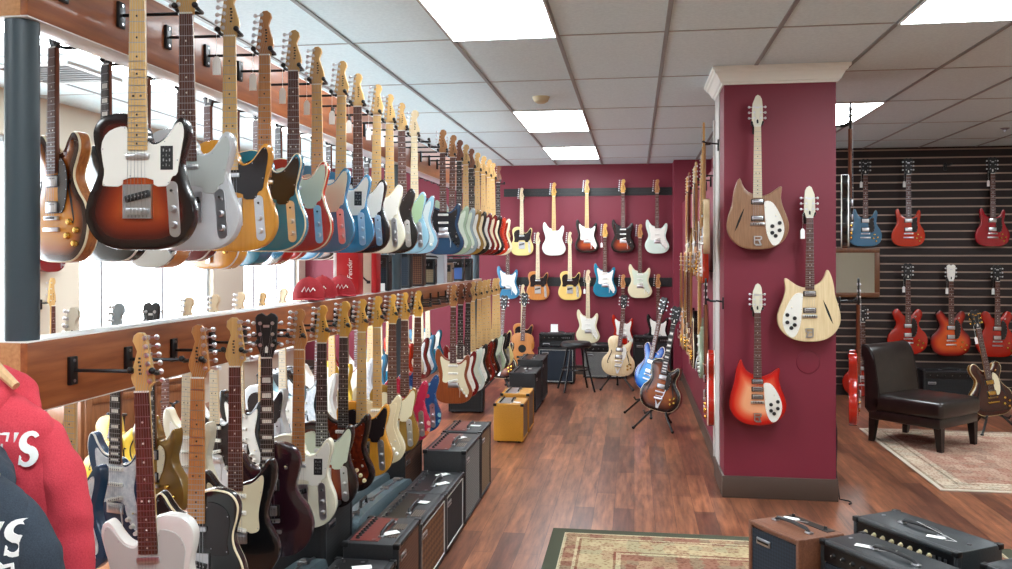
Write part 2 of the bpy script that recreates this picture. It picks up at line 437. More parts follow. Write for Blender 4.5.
def bridge_mesh(kind, z, y, mir):
    mb = MB(); s = -1 if mir else 1
    if kind == 'tele':
        mb.box(-.042, .042, y-.003, y+.001, z-.014, z+.082, 0)
        for x in (-.041, .041): mb.box(x-.001, x+.001, y-.010, y, z-.014, z+.082, 0)
        mb.box(-.042, .042, y-.010, y, z-.015, z-.013, 0)
        for i in range(6):
            x = (i-2.5)*.0108; mb.box(x-.0048, x+.0048, y-.013, y-.003, z-.006, z+.014, 0, .001)
            mb.cyl((x, y-.007, z-.014), (x, y-.007, z-.004), .0016, 2, 6)
        M = Matrix.Translation((0, 0, z+.048)) @ Matrix.Rotation(math.radians(-14*s), 4, 'Y')
        mb.box(-.037, .037, y-.011, y-.001, -.010, .010, 1, .003, 2, M)
        for i in range(6):
            q = M @ Vector(((i-2.5)*.0108, y-.0108, 0)); mb.cyl(q, q+Vector((0, -.001, 0)), .0024, 0, 6)
    elif kind == 'trem':
        mb.box(-.042, .042, y-.006, y+.001, z-.024, z+.018, 0, .002)
        for i in range(6):
            x = (i-2.5)*.0108; mb.box(x-.0048, x+.0048, y-.013, y-.004, z-.014, z+.008, 0, .001)
        mb.tube([(s*.036, y-.006, z+.004), (s*.044, y-.02, z+.0), (s*.060, y-.028, z-.05), (s*.058, y-.03, z-.10)], .0028, 0, 6)
    elif kind == 'tom':
        mb.box(-.046, .046, y-.014, y-.002, z-.007, z+.007, 0, .003)
        for x in (-.037, .037): mb.cyl((x, y, z), (x, y-.012, z), .005, 0); mb.cyl((x*1.1, y, z-.042), (x*1.1, y-.014, z-.042), .006, 0)
        for i in range(6): mb.box((i-2.5)*.0105-.003, (i-2.5)*.0105+.003, y-.016, y-.012, z-.004, z+.004, 1)
        mb.box(-.052, .052, y-.014, y-.003, z-.050, z-.035, 0, .004)
    elif kind == 'rick':
        mb.box(-.046, .046, y-.011, y-.001, z-.009, z+.009, 0, .002)
        for i in range(6): mb.cyl(((i-2.5)*.0105, y-.013, z-.006), ((i-2.5)*.0105, y-.013, z+.006), .0026, 1, 6)
        # the open R shaped tailpiece
        T = [[(-.026, -.022), (-.018, -.022), (-.018, -.085), (-.026, -.085)], [(-.026, -.022), (.024, -.022), (.024, -.030), (-.026, -.030)], [(.024, -.022), (.032, -.030), (.030, -.052), (.020, -.046)], [(.028, -.046), (.020, -.058), (-.02, -.058), (-.02, -.050)], [(.004, -.056), (.014, -.056), (.030, -.094), (.018, -.094)], [(-.008, -.085), (-.026, -.085), (-.010, -.100), (.024, -.100), (.03, -.092)]]
        for t in T: mb.prism([(s*x*.9, z+q*.8-.06) for x, q in t], y-.010, y-.004, 0)
    elif kind == 'bigsby':
        mb.box(-.046, .046, y-.014, y-.002, z-.006, z+.006, 0, .003)
        mb.cyl((-.040, y-.018, z-.062), (.040, y-.018, z-.062), .009, 0, 10); mb.cyl((-.034, y-.010, z-.040), (.034, y-.010, z-.040), .005, 0)
        mb.prism([(-.038, z-.070), (-.030, z-.074), (-.010, z-.150), (.010, z-.150), (.030, z-.074), (.038, z-.070), (.036, z-.062), (.0, z-.120), (-.036, z-.062)], y-.010, y-.004, 0)
        mb.tube([(s*.030, y-.03, z-.062), (s*.046, y-.032, z-.03), (s*.060, y-.034, z+.03)], .004, 0)
    elif kind == 'flat':
        mb.box(-.066, .066, y-.009, y+.001, z-.014, z+.014, 1, .003); mb.box(-.037, .037, y-.013, y-.004, z-.002, z+.002, 0)
        for i in range(6): mb.cyl(((i-2.5)*.0105, y-.009, z-.009), ((i-2.5)*.0105, y-.013, z-.009), .003, 0, 6)
    return mb.mesh('bridge', nm=3)
def knob_mesh(big):
    mb = MB(); mb.lathe((0, 0, 0), [(.0005, .0), (.011, 0), (.0105, .003), (.0085, .014), (.0075, .016), (.0005, .016)] if not big else [(.0005, 0), (.0135, 0), (.013, .005), (.010, .012), (.0005, .0125)], 0, 10, 'y')
    return mb.mesh('knob', nm=1)
def plate_mesh(mir):
    mb = MB(); a = math.radians(-4 if not mir else 4); pts = []
    for i in range(9): th = PI*i/8; pts.append((.016*math.cos(th), .064+.016*math.sin(th)))
    for i in range(9): th = PI+PI*i/8; pts.append((.016*math.cos(th), -.064+.016*math.sin(th)))
    mb.prism(pts, -.0028, .0005, 0, .0006)
    me = mb.mesh('control_plate', nm=1); me.transform(Matrix.Rotation(a, 4, 'Y'))
    return me
def switch_mesh():
    mb = MB(); mb.cyl((0, 0, 0), (0, -.012, .006), .002, 0, 6); mb.ball((0, -.014, .007), (.0042, .005, .0042), 1, 8, 6); mb.cyl((0, .001, 0), (0, -.003, 0), .006, 0)
    return mb.mesh('switch', nm=2)
def fhole_mesh(shape, mir, sd):
    mb = MB()
    for s in (sd,):
        if shape == 'rick': pth, ws = [(-83, 270), (-97, 236), (-115, 190), (-132, 146), (-145, 116)], [.5, 5, 7, 5, .5]; k = 1 if s < 0 else -1
        else: pth, ws = [(-104, 300), (-94, 304), (-90, 292), (-98, 262), (-112, 225), (-124, 188), (-132, 160), (-128, 148), (-118, 152)], [3.5, 4.5, 4, 5, 6.5, 5, 4, 4.5, 3.5]; k = -s
        L, R = [], []
        for i, (x, z) in enumerate(pth):
            a = Vector(pth[max(i-1, 0)]); b = Vector(pth[min(i+1, len(pth)-1)]); d = (b-a).normalized(); nrm = Vector((-d.y, d.x))
            for lst, q in ((L, 1), (R, -1)):
                p = Vector((x, z))+nrm*ws[i]*q; X, Z = p.x*k/1000, p.y/1000
                lst.append(mb.V((X, fronty(shape, X, Z, mir)-.0007, Z)))
        for i in range(len(pth)-1): mb.face([L[i], L[i+1], R[i+1], R[i]], 0)
    me = mb.mesh('sound_hole', nm=1); return me
def tag_mesh(nut, y, mir):
    mb = MB(); x = -.045; z = nut-.02
    mb.tube([(-.028, y-.004, nut+.045), (x, y-.006, nut+.02), (x, y-.004, z-.05)], .0007, 1, 4)
    mb.prism([(x-.014, z-.115), (x+.014, z-.115), (x+.014, z-.064), (x+.006, z-.050), (x-.006, z-.050), (x-.014, z-.064)], y-.005, y-.004, 0)
    return mb.mesh('price_tag', nm=2)
def sticker_mesh(y):
    mb = MB(); mb.box(.066, .102, y-.0044, y-.003, .228, .296, 0)
    for i in range(3): 
        for j in range(4): mb.box(.073+i*.009, .0745+i*.009+.002*(j % 2), y-.0048, y-.0042, .238+j*.014, .242+j*.014+.004*((i+j) % 2), 1)
    return mb.mesh('sticker', nm=2)

BOARDS = {'R': ((74, 42, 34), (104, 62, 50), 'w'), 'M': ((206, 166, 106), (218, 180, 120), 'b'), 'T': ((176, 118, 66), (196, 138, 82), 'b'), 'E': ((34, 26, 24), (48, 38, 34), 'w'), 'B': ((40, 34, 32), (52, 44, 42), 'k'), 'P': ((214, 196, 160), (224, 206, 172), 'b')}
def wood(key, c1, c2, rough=.35, coat=.15): return noisy('wood '+key, c1, c2, (40, 40, 2.2), 3, rough, coat)
NECKW = {'M': wood('maple', (194, 152, 92), (210, 170, 110)), 'T': wood('roasted maple', (168, 112, 62), (188, 132, 80)), 'Y': wood('aged maple', (200, 148, 60), (216, 166, 80)), 'H': wood('mahogany', (108, 58, 36), (130, 74, 46)), 'P': wood('pale maple', (214, 192, 154), (226, 204, 168))}
def mat_of(v, default=None):
    return v if isinstance(v, bpy.types.Material) else default
def guitar(name, shape, body, loc, rotz, label, group=None, cat='guitar', board='M', neckw=None, headm=None, guard=None, sides=None, binding=None,
           mir=False, pus='auto', knobs='auto', bridge='auto', near=True, tagp=False, sticker=False, lean=0, roll=0, puc=None, hardware=None, knobm=None, gshape=None, strings=None, fholes=None, head=None):
    sp = SPEC[shape]; g = empty(name, label, cat, loc, rotz, group, lean, roll)
    hw = hardware or M_CHROME; m = mir
    neckw = neckw or {'M': 'M', 'R': 'M', 'T': 'T', 'E': 'H', 'B': 'H', 'P': 'P'}[board]
    nw = NECKW[neckw]
    bd = binding or body
    link('body', cached(('body', shape, m), lambda: body_mesh(shape, m)), [body, bd, sides or body], g)
    link('neck', cached(('neck', shape), lambda: neck_mesh(shape)), [nw], g)
    hm = headm or nw
    link('headstock', cached(('head', shape, m, not near), lambda: head_mesh(shape, m, not near)), [hm, hw, M_WHITE if hm is M_BLACK else M_BLKMETAL], g)
    c1, c2, dk = BOARDS[board]
    dot = {'w': M_WHITE, 'b': M_BLACK, 'k': M_WHITE}[dk]
    bk = dk == 'k'
    link('fretboard', cached(('board', shape, bk), lambda: board_mesh(shape, bk)), [noisy('fretboard '+board, c1, c2, (40, 40, 2), 3, .45), M_STEEL, dot, M_WHITE], g)
    y0 = -sp['t']/2-(sp['arch']*.9 if sp['arch'] else 0)
    B = {'tele': ('tele', .105), 'strat': ('trem', .158), 'lp': ('tom', .147), 'semi': ('tom', .165), 'sg': ('tom', .137), 'rick': ('rick', .165), 'hollow': ('bigsby', .180), 'acoustic': ('flat', .180), 'bass': ('trem', .131)}[shape]
    bk_, bz = (bridge if bridge != 'auto' else B[0]), B[1]
    by = y0-(.003 if guard and shape in ('bass',) else 0)
    if gshape is None: gshape = shape
    link('bridge', cached(('bridge', bk_, bz, by, m), lambda: bridge_mesh(bk_, bz, by, m)), [hw, M_BLACK, M_STEEL], g)
    if guard: link('pickguard', cached(('guard', gshape, m), lambda: guard_mesh(gshape, m)), [guard, M_STEEL], g)
    fe = fretz(sp, sp['fr'])-.012
    if pus == 'auto':
        pus = {'tele': [('lip', fe-.018)], 'strat': [('single', fe-.020), ('single', .252), ('slant', .192)], 'lp': [('hum', fe-.028), ('hum', .185)], 'semi': [('hum', fe-.028), ('hum', .205)], 'sg': [('hum', fe-.026), ('hum', .180)],
               'rick': [('toast', fe-.026), ('toast', .203)], 'hollow': [('hum', fe-.03), ('hum', .232)], 'acoustic': [], 'bass': [('single', .300), ('single', .205)]}[shape]
    for kind, z in pus:
        py = y0-(.003 if guard and kind in ('single', 'slant', 'lip') else 0)
        link('pickup', cached(('pu', kind, round(z, 3), py, m), lambda: pu_mesh(kind, z, py, m)), [puc or (M_WHITE if kind in ('single', 'slant') else hw), M_BLACK], g)
    s = -1 if m else 1
    if shape == 'tele':
        cp = link('control_plate', cached(('plate', m), lambda: plate_mesh(m)), [hw], g, (s*.103, y0, .116))
        for dz in (-.045, .0): link('knob', cached('knob', lambda: knob_mesh(False)), [hw], cp, (s*.003*(dz < 0), -.003, dz))
        link('switch', cached('switch', switch_mesh), [hw, M_BLACK], cp, (0, -.003, .045))
    elif shape == 'acoustic': pass
    else:
        if knobs == 'auto':
            knobs = {'strat': [(72, 118), (92, 92), (112, 66)], 'lp': [(88, 150), (118, 108), (78, 100), (106, 62)], 'semi': [(110, 150), (150, 120), (98, 100), (138, 72)], 'sg': [(92, 128), (122, 96), (80, 88), (108, 58)],
                     'rick': [(93, 151), (139, 172), (93, 108), (139, 124), (114, 88)], 'hollow': [(112, 130), (146, 150), (118, 90), (150, 110)], 'bass': [(80, 112), (98, 84), (112, 56)]}[shape]
        km = knobm or {'strat': M_WHITE, 'bass': M_CHROME, 'rick': M_BLACK}.get(shape, M_GOLD)
        for x, z in knobs:
            x, z = s*x/1000, z/1000
            ky = fronty(shape, x, z, m)-(.003 if guard and shape in ('strat', 'rick', 'bass') else 0)
            link('knob', cached('knob' if shape in ('strat', 'lp', 'sg', 'bass') else 'knobb', lambda: knob_mesh(shape not in ('strat', 'lp', 'sg', 'bass'))), [km], g, (x, ky, z))
        if shape in ('lp', 'strat', 'semi', 'rick'):
            x, z = {'lp': (-.07, .35), 'strat': (.102, .14), 'semi': (.075, .40), 'rick': (.114, .215)}[shape]; x *= s
            link('switch', cached('switch', switch_mesh), [hw, M_CREAM], g, (x, fronty(shape, x, z, m)-.003, z))
    if shape in ('semi', 'hollow') and fholes is not False or (shape == 'rick' and fholes is not False):
        for sd in ((-1, 1) if shape != 'rick' else ((1 if m else -1),)): link('sound_hole', cached(('fh', shape, m, sd), lambda: fhole_mesh(shape, m, sd)), [M_DARK], g)
    if shape == 'acoustic':
        mb = None
        def shm():
            q = MB(); q.cyl((0, y0-.0015, .285), (0, y0-.001, .285), .05, 0, 24); return q.mesh('sound_hole', nm=1)
        if fholes is not False: link('sound_hole', cached('acsh', shm), [M_DARK], g)
    if near:
        link('strings', cached(('str', shape, m, bz), lambda: strings_mesh(shape, m, bz)), [M_STEEL], g)
        for sd, x, z in TUN[sp['head']]:
            def tm():
                q = MB(); tuner_geo(q, sd, m); return q.mesh('tuner', nm=1)
            link('tuner', cached(('tun', sd, m), tm), [hw], g, ((-x if m else x)/1000, neck_y(sp)+.001, sp['nut']+z/1000))
    if tagp: link('price_tag', cached(('tag', sp['nut'], neck_y(sp)), lambda: tag_mesh(sp['nut'], neck_y(sp), m)), [M_CARD, M_CARD], g)
    if sticker: link('sticker', cached(('stick', y0), lambda: sticker_mesh(y0)), [M_BLACK, plain('sticker grey', (150, 150, 150), .5)], g)
    return g
# finishes
B3 = burst('sunburst three tone', [(0, (18, 10, 10)), (.2, (28, 13, 12)), (.42, (78, 22, 13)), (.75, (132, 46, 20)), (1, (160, 70, 30))])
BDK = burst('dark sunburst', [(0, (18, 12, 12)), (.25, (36, 18, 16)), (.5, (92, 40, 22)), (1, (150, 78, 36))])
BTB = burst('tobacco burst', [(0, (26, 12, 8)), (.22, (62, 25, 12)), (.52, (160, 84, 20)), (1, (208, 136, 38))])
BFG = burst('fireglo', [(0, (160, 14, 12)), (.25, (196, 26, 18)), (.6, (222, 100, 66)), (1, (234, 166, 124))])
BRB = burst('red burst', [(0, (70, 12, 10)), (.3, (160, 30, 16)), (.8, (206, 84, 30))])
BLB = burst('blue burst', [(0, (10, 30, 90)), (.3, (24, 80, 170)), (.9, (70, 150, 220))])
WHT = lac('white lacquer', (226, 226, 222)); PWH = lac('pearl white lacquer', (206, 210, 214)); OWH = lac('olympic white', (224, 220, 200)); VWH = lac('vintage white', (222, 212, 178))
BUT = noisy('butterscotch', (206, 140, 44), (216, 152, 54), (40, 40, 2), 3, .2, .4); BLN = lac('blonde', (226, 206, 140)); LBL = lac('butter blonde', (224, 190, 112))
TEAL = lac('teal', (22, 112, 142)); ORG = lac('orange red', (184, 48, 22)); LAKE = lac('lake blue', (64, 128, 166)); LPB = lac('pale blue', (138, 176, 194)); NAVY = lac('navy', (34, 62, 92))
BLK = lac('black lacquer', (14, 14, 16)); SAGE = lac('sage green', (158, 178, 152)); SILV = lac('silver blue', (150, 164, 170)); GOLD = lac('gold top', (142, 106, 44)); DRED = lac('dark red', (108, 22, 24)); CHER = lac('cherry red', (162, 28, 14))
SGR = lac('crimson', (150, 14, 30)); PURP = lac('oxblood', (40, 16, 26)); WAL = noisy('walnut', (128, 92, 66), (150, 112, 84), (50, 50, 3), 3, .3, .2); NATM = noisy('natural maple', (214, 190, 148), (228, 206, 166), (40, 40, 3), 3, .25, .3); MAH = noisy('mahogany body', (124, 58, 26), (146, 74, 34), (50, 50, 3), 3, .3, .2)
NATB = noisy('natural ash', (178, 110, 50), (196, 128, 64), (50, 50, 3), 3, .3, .2); MINTW = lac('surf green pale', (206, 220, 210)); YEL = lac('yellow lacquer', (226, 190, 70)); PELB = lac('pelham blue', (70, 112, 142)); SEAF = lac('sea green', (150, 196, 178))
G_WHT = plain('white pickguard', (232, 230, 222), .3); G_MNT = plain('mint pickguard', (204, 214, 196), .3); G_BLK = plain('black pickguard', (34, 26, 28), .2); G_GRY = plain('grey pearl pickguard', (188, 196, 194), .3); G_CRM = plain('cream pickguard', (226, 216, 184), .3); G_TOR = noisy('tortoise pickguard', (60, 18, 12), (120, 44, 22), (1, 1, 1), 40, .2); G_RED = noisy('red tortoise pickguard', (110, 20, 16), (150, 40, 26), (1, 1, 1), 40, .2); G_PRL = noisy('pearloid pickguard', (196, 202, 210), (236, 238, 240), (1, 1, 1), 60, .2)
def floral(name, cols, scale=26):
    m, nt, p = newmat(name); tc = N(nt, 'ShaderNodeTexCoord'); v = N(nt, 'ShaderNodeTexVoronoi'); v.inputs['Scale'].default_value = scale
    s = N(nt, 'ShaderNodeSeparateColor'); r = ramp(nt, [(i/len(cols), c) for i, c in enumerate(cols)], 'CONSTANT')
    d = ramp(nt, [(0, (230, 210, 200)), (.12, (230, 210, 200)), (.16, cols[0])], 'CONSTANT'); mx_ = N(nt, 'ShaderNodeMix', data_type='RGBA')
    lt = N(nt, 'ShaderNodeMath', operation='GREATER_THAN'); lt.inputs[1].default_value = .42
    L = nt.links.new
    L(tc.outputs['Object'], v.inputs['Vector']); L(v.outputs['Color'], s.inputs[0]); L(s.outputs[0], r.inputs['Fac']); L(v.outputs['Distance'], lt.inputs[0])
    L(lt.outputs[0], mx_.inputs[0]); L(r.outputs['Color'], mx_.inputs[6]); mx_.inputs[7].default_value = (*lin(cols[0]), 1)
    L(mx_.outputs[2], p.inputs['Base Color']); p.inputs['Roughness'].default_value = .2; p.inputs['Coat Weight'].default_value = .4
    return m
PPAI = floral('pink paisley', [(176, 36, 70), (196, 60, 90), (214, 110, 60), (170, 30, 60), (206, 160, 150)])
BPAI = floral('blue floral', [(24, 66, 112), (40, 96, 140), (26, 74, 120), (176, 60, 70), (120, 170, 180)])
# ---------------------------------------------------------------- the room
CEIL = CAMH+1.26
XL, XR, YB, YF = -4.65, 6.6, 11.74, -3.2
BURG = plain('burgundy paint', (118, 30, 50), .55)
CREAMW = plain('cream paint', (214, 204, 186), .7)
def onY(px, py, Y):
    xc = (px-506)/F; return at(px, py, Y/(CS+SN*xc))
def onX(px, py, X):
    xc = (px-506)/F; return at(px, py, X/(CS*xc-SN))

def floor_mat():
    m, nt, p = newmat('plank floor'); L = nt.links.new
    tc = N(nt, 'ShaderNodeTexCoord'); mp = N(nt, 'ShaderNodeMapping'); mp.inputs['Rotation'].default_value = (0, 0, PI/2)
    b = N(nt, 'ShaderNodeTexBrick', offset=.37, offset_frequency=2)
    b.inputs['Color1'].default_value = (*lin((192, 122, 92)), 1); b.inputs['Color2'].default_value = (*lin((112, 66, 54)), 1); b.inputs['Mortar'].default_value = (*lin((58, 32, 28)), 1)
    b.inputs['Scale'].default_value = 1; b.inputs['Mortar Size'].default_value = .0012; b.inputs['Brick Width'].default_value = .92; b.inputs['Row Height'].default_value = .125; b.inputs['Bias'].default_value = 0
    mg = N(nt, 'ShaderNodeMapping'); mg.inputs['Scale'].default_value = (9, .9, 1)
    nz = N(nt, 'ShaderNodeTexNoise'); nz.inputs['Scale'].default_value = 3.2; nz.inputs['Detail'].default_value = 8; nz.inputs['Roughness'].default_value = .62
    nz2 = N(nt, 'ShaderNodeTexNoise'); nz2.inputs['Scale'].default_value = 1.1; nz2.inputs['Detail'].default_value = 3
    r = ramp(nt, [(.3, (108, 86, 76)), (.5, (196, 184, 170)), (.68, (255, 242, 218))])
    r2 = ramp(nt, [(.3, (176, 166, 164)), (.7, (255, 246, 232))])
    m1 = N(nt, 'ShaderNodeMix', data_type='RGBA', blend_type='MULTIPLY'); m1.inputs[0].default_value = .95
    m2 = N(nt, 'ShaderNodeMix', data_type='RGBA', blend_type='MULTIPLY'); m2.inputs[0].default_value = .8
    L(tc.outputs['Object'], mp.inputs[0]); L(mp.outputs[0], b.inputs['Vector'])
    L(tc.outputs['Object'], mg.inputs[0]); L(mg.outputs[0], nz.inputs['Vector']); L(nz.outputs['Fac'], r.inputs[0])
    L(mg.outputs[0], nz2.inputs['Vector']); L(nz2.outputs['Fac'], r2.inputs[0])
    L(b.outputs['Color'], m1.inputs[6]); L(r.outputs[0], m1.inputs[7]); L(m1.outputs[2], m2.inputs[6]); L(r2.outputs[0], m2.inputs[7])
    g = N(nt, 'ShaderNodeGamma'); g.inputs[1].default_value = .82
    L(m2.outputs[2], g.inputs[0]); L(g.outputs[0], p.inputs['Base Color'])
    p.inputs['Roughness'].default_value = .29
    bp = N(nt, 'ShaderNodeBump'); bp.inputs['Strength'].default_value = .12; bp.inputs['Distance'].default_value = .002
    L(nz.outputs['Fac'], bp.inputs['Height']); L(bp.outputs[0], p.inputs['Normal'])
    return m
mb = MB(); mb.box(XL-.2, XR+.2, YF-.2, YB+.2, -.1, 0); struct('floor', mb, floor_mat())
mb = MB(); mb.box(XL-.2, XR+.2, YF-.2, YB+.2, CEIL, CEIL+.1); struct('ceiling', mb, noisy('ceiling tile', (204, 224, 230), (216, 235, 240), (1, 1, 1), 60, .9))
# suspended grid
GX0, GY0 = -.43, 3.66
mb = MB(); k = -8
while GX0+.61*k < XR:
    x = GX0+.61*k
    if x > XL: mb.box(x-.012, x+.012, YF, YB, CEIL-.006, CEIL+.001, 0)
    k += 1
k = -6
while GY0+1.22*k < YB:
    y = GY0+1.22*k
    if y > YF: mb.box(XL, XR, y-.007, y+.007, CEIL-.004, CEIL+.001, 1)
    k += 1
struct('trim_1', mb, [plain('ceiling grid bar', (138, 143, 144), .5), plain('ceiling cross bar', (164, 168, 168), .5)])

def emit(name, rgb, s):
    m = bpy.data.materials.new(name); m.use_nodes = True; nt = m.node_tree; nt.nodes.clear()
    o = N(nt, 'ShaderNodeOutputMaterial'); e = N(nt, 'ShaderNodeEmission'); e.inputs[0].default_value = (*rgb, 1); e.inputs[1].default_value = s
    nt.links.new(e.outputs[0], o.inputs[0]); return m
LAMP = emit('fluorescent diffuser', (.88, .96, 1), 16.5)
FRAMEW = plain('lamp frame white', (214, 216, 214), .4)
lamps = [(-1.04, 3.66, 'large glowing ceiling panel nearest above the aisle'), (-1.04, 7.32, 'middle glowing ceiling panel above the aisle'), (-1.04, 9.76, 'farthest glowing ceiling panel above the aisle'),
         (1.40, 3.66, 'glowing ceiling panel at top right before the column'), (1.40, 7.32, 'glowing ceiling panel behind the burgundy column'),
         (-1.04, .0, None), (1.40, .0, None), (3.84, 3.66, None), (3.84, 7.32, None), (3.84, .0, None), (-3.47, 3.66, 'glowing ceiling panel seen beneath the near end of upper rail'), (-3.47, 4.88, 'glowing ceiling panel second beneath the upper rail'), (-3.47, 7.32, 'glowing ceiling panel by windows behind the hanging guitars'), (-3.47, 0, None)]
for x, y, lb in lamps:
    g = empty('ceiling_light', lb or 'square fluorescent ceiling panel outside the picture', 'ceiling light', (x+.305, y+.61, CEIL-.012), group='fluorescent ceiling panels')
    mb = MB(); mb.box(-.293, .293, -.598, .598, 0, .011); link('diffuser', mb, LAMP, g)
    mb = MB()
    for a in ((-.304, -.293, -.609, .609), (.293, .304, -.609, .609), (-.293, .293, -.609, -.598), (-.293, .293, .598, .609)): mb.box(*a, -.002, .011)
    link('frame', mb, FRAMEW, g)
# walls
def wallbox(name, x0, x1, y0, y1, z0, z1, mat): 
    mb = MB(); mb.box(x0, x1, y0, y1, z0, z1); return struct(name, mb, mat)
wallbox('wall_back', XL, 1.0, YB, YB+.15, 0, CEIL, BURG)
wallbox('wall_back_pier', .51, .98, 11.35, YB, 0, CEIL, BURG)
wallbox('wall_divider', .62, .78, 6.45, 11.35, 0, 2.30, BURG)
wallbox('wall_return', .98, 1.12, 10.46, YB+.15, 0, CEIL, BURG)
wallbox('wall_front', XL, XR, YF-.15, YF, 0, CEIL, CREAMW)
wallbox('wall_right', XR, XR+.15, YF, 10.6, 0, CEIL, CREAMW)
# slatted wall at the back right: dark boards with pale metal channels between them
SY = 10.45
mb = MB(); z = .12; mb.box(.98, XR, SY+.012, SY+.12, 0, CEIL, 1)
while z < CEIL-.02:
    mb.box(.98, XR, SY, SY+.013, z+.009, min(z+.0935-.009, CEIL), 0); z += .0935
mb.box(.98, XR, SY-.004, SY+.012, 0, .12, 0)
struct('wall_slat', mb, [noisy('dark slat board', (26, 14, 12), (34, 19, 16), (3, 20, 20), 2, .7), plain('slat channel metal', (168, 142, 128), .5, .1)])
# left wall with the shop windows
wins = [(2.9, 5.9, 'window_1'), (6.68, 9.02, 'window_2'), (9.78, 11.5, 'window_3')]
Z0, Z1 = .38, 2.52
mb = MB(); e = [YF]+[v for w in wins for v in w[:2]]+[YB]
for i in range(0, len(e), 2): mb.box(XL-.18, XL, e[i], e[i+1], 0, CEIL)
for a, b, _ in wins: mb.box(XL-.18, XL, a, b, 0, Z0); mb.box(XL-.18, XL, a, b, Z1, CEIL)
struct('wall_left', mb, CREAMW)
def glass_mat():
    m = bpy.data.materials.new('window glass'); m.use_nodes = True; nt = m.node_tree; nt.nodes.clear(); L = nt.links.new
    o = N(nt, 'ShaderNodeOutputMaterial'); t = N(nt, 'ShaderNodeBsdfTransparent'); g = N(nt, 'ShaderNodeBsdfGlossy'); g.inputs['Roughness'].default_value = .02
    f = N(nt, 'ShaderNodeLayerWeight'); f.inputs[0].default_value = .5; pw = N(nt, 'ShaderNodeMath', operation='POWER'); pw.inputs[1].default_value = 5; ma = N(nt, 'ShaderNodeMath', operation='MULTIPLY_ADD'); ma.inputs[1].default_value = .5; ma.inputs[2].default_value = .04; x = N(nt, 'ShaderNodeMixShader')
    L(f.outputs['Facing'], pw.inputs[0]); L(pw.outputs[0], ma.inputs[0]); L(ma.outputs[0], x.inputs[0]); L(t.outputs[0], x.inputs[1]); L(g.outputs[0], x.inputs[2]); L(x.outputs[0], o.inputs[0]); return m
GLASS = glass_mat(); ALU = plain('window frame grey', (178, 184, 188), .4, .3)
for a, b, nm in wins:
    mb = MB(); c = (a+b)/2
    for y0, y1, z0, z1 in ((a, a+.05, Z0, Z1), (b-.05, b, Z0, Z1), (a, b, Z0, Z0+.06), (a, b, Z1-.05, Z1), (a+.36, a+.40, Z0, Z1), (c+.2, c+.24, Z0, Z1)): mb.box(XL-.12, XL-.05, y0, y1, z0, z1)
    w = struct(nm, mb, ALU)
    mb = MB(); mb.box(XL-.09, XL-.084, a+.03, b-.03, Z0+.03, Z1-.03); link('pane', mb, GLASS, w)
    mb = MB(); mb.box(XL-.05, XL+.09, a-.02, b+.02, Z0-.04, Z0); link('sill', mb, FRAMEW, w)
BASEB = plain('brown rubber baseboard', (74, 58, 50), .45)
mb = MB(); mb.box(XL, .51, YB-.012, YB, 0, .13); mb.box(.50, .98, 11.338, 11.35, 0, .15); struct('baseboard_back', mb, BASEB)
mb = MB(); mb.box(.608, .62, 6.45, 11.338, 0, .13); struct('baseboard_divider', mb, BASEB)
# column
CX0, CX1, CY0, CY1 = .593, 1.307, 5.885, 6.45
wallbox('wall_column', CX0, CX1, CY0, CY1, 0, CEIL, BURG)
mb = MB(); mb.box(CX0-.013, CX1+.013, CY0-.013, CY1+.013, 0, .145, 0, .004); struct('baseboard_column', mb, BASEB)
mb = MB(); prof = [(.004, 0), (.012, 0), (.016, .012), (.026, .018), (.036, .040), (.052, .066), (.064, .074), (.068, .088), (.078, .092), (.08, .112)]
rings = []
for o_, h in prof:
    z = CEIL-.112+h-.002
    rings.append([(CX0-o_, CY0-o_, z), (CX1+o_, CY0-o_, z), (CX1+o_, CY1+o_, z), (CX0-o_, CY1+o_, z)])
mb.loft(rings); tag(link('trim_2', mb.mesh('crown', smooth=False), plain('crown moulding white', (240, 243, 236), .5)), kind='structure')
mb = MB(); mb.box(CX0-.006, CX0+.001, 6.16, 6.45, .145, CEIL-.11, 0); mb.box(CX0-.02, CX0, 6.435, 6.46, .145, 2.6, 0); struct('trim_3', mb, plain('edge trim grey white', (196, 192, 188), .5))
mb = MB(); p = onY(808, 362, CY0); mb.lathe((p.x, CY0, p.z), [(.001, .009), (.055, .009), (.072, .006), (.076, 0)], 0, 28, 'y')
tag(link('wall_cover', mb, BURG), 'round burgundy cover plate on the column below the cream guitar', 'cover plate')
p = onY(838, 440, CY0+.4)
mb = MB(); mb.tube([(1.33+.006*math.sin(i*.9), 6.1-.012*i+.012*math.sin(i*.7), 1.0-.99*(i/15)**.9) for i in range(16)]+[(1.345+.05*math.sin(a), 5.90-.05*(1-math.cos(a)), .008) for a in (.4, .9, 1.4, 2, 2.6)], .005, 0, 6)
tag(link('power_cord', mb, M_BLACK), 'black cord hanging down the right edge of the column', 'cord')
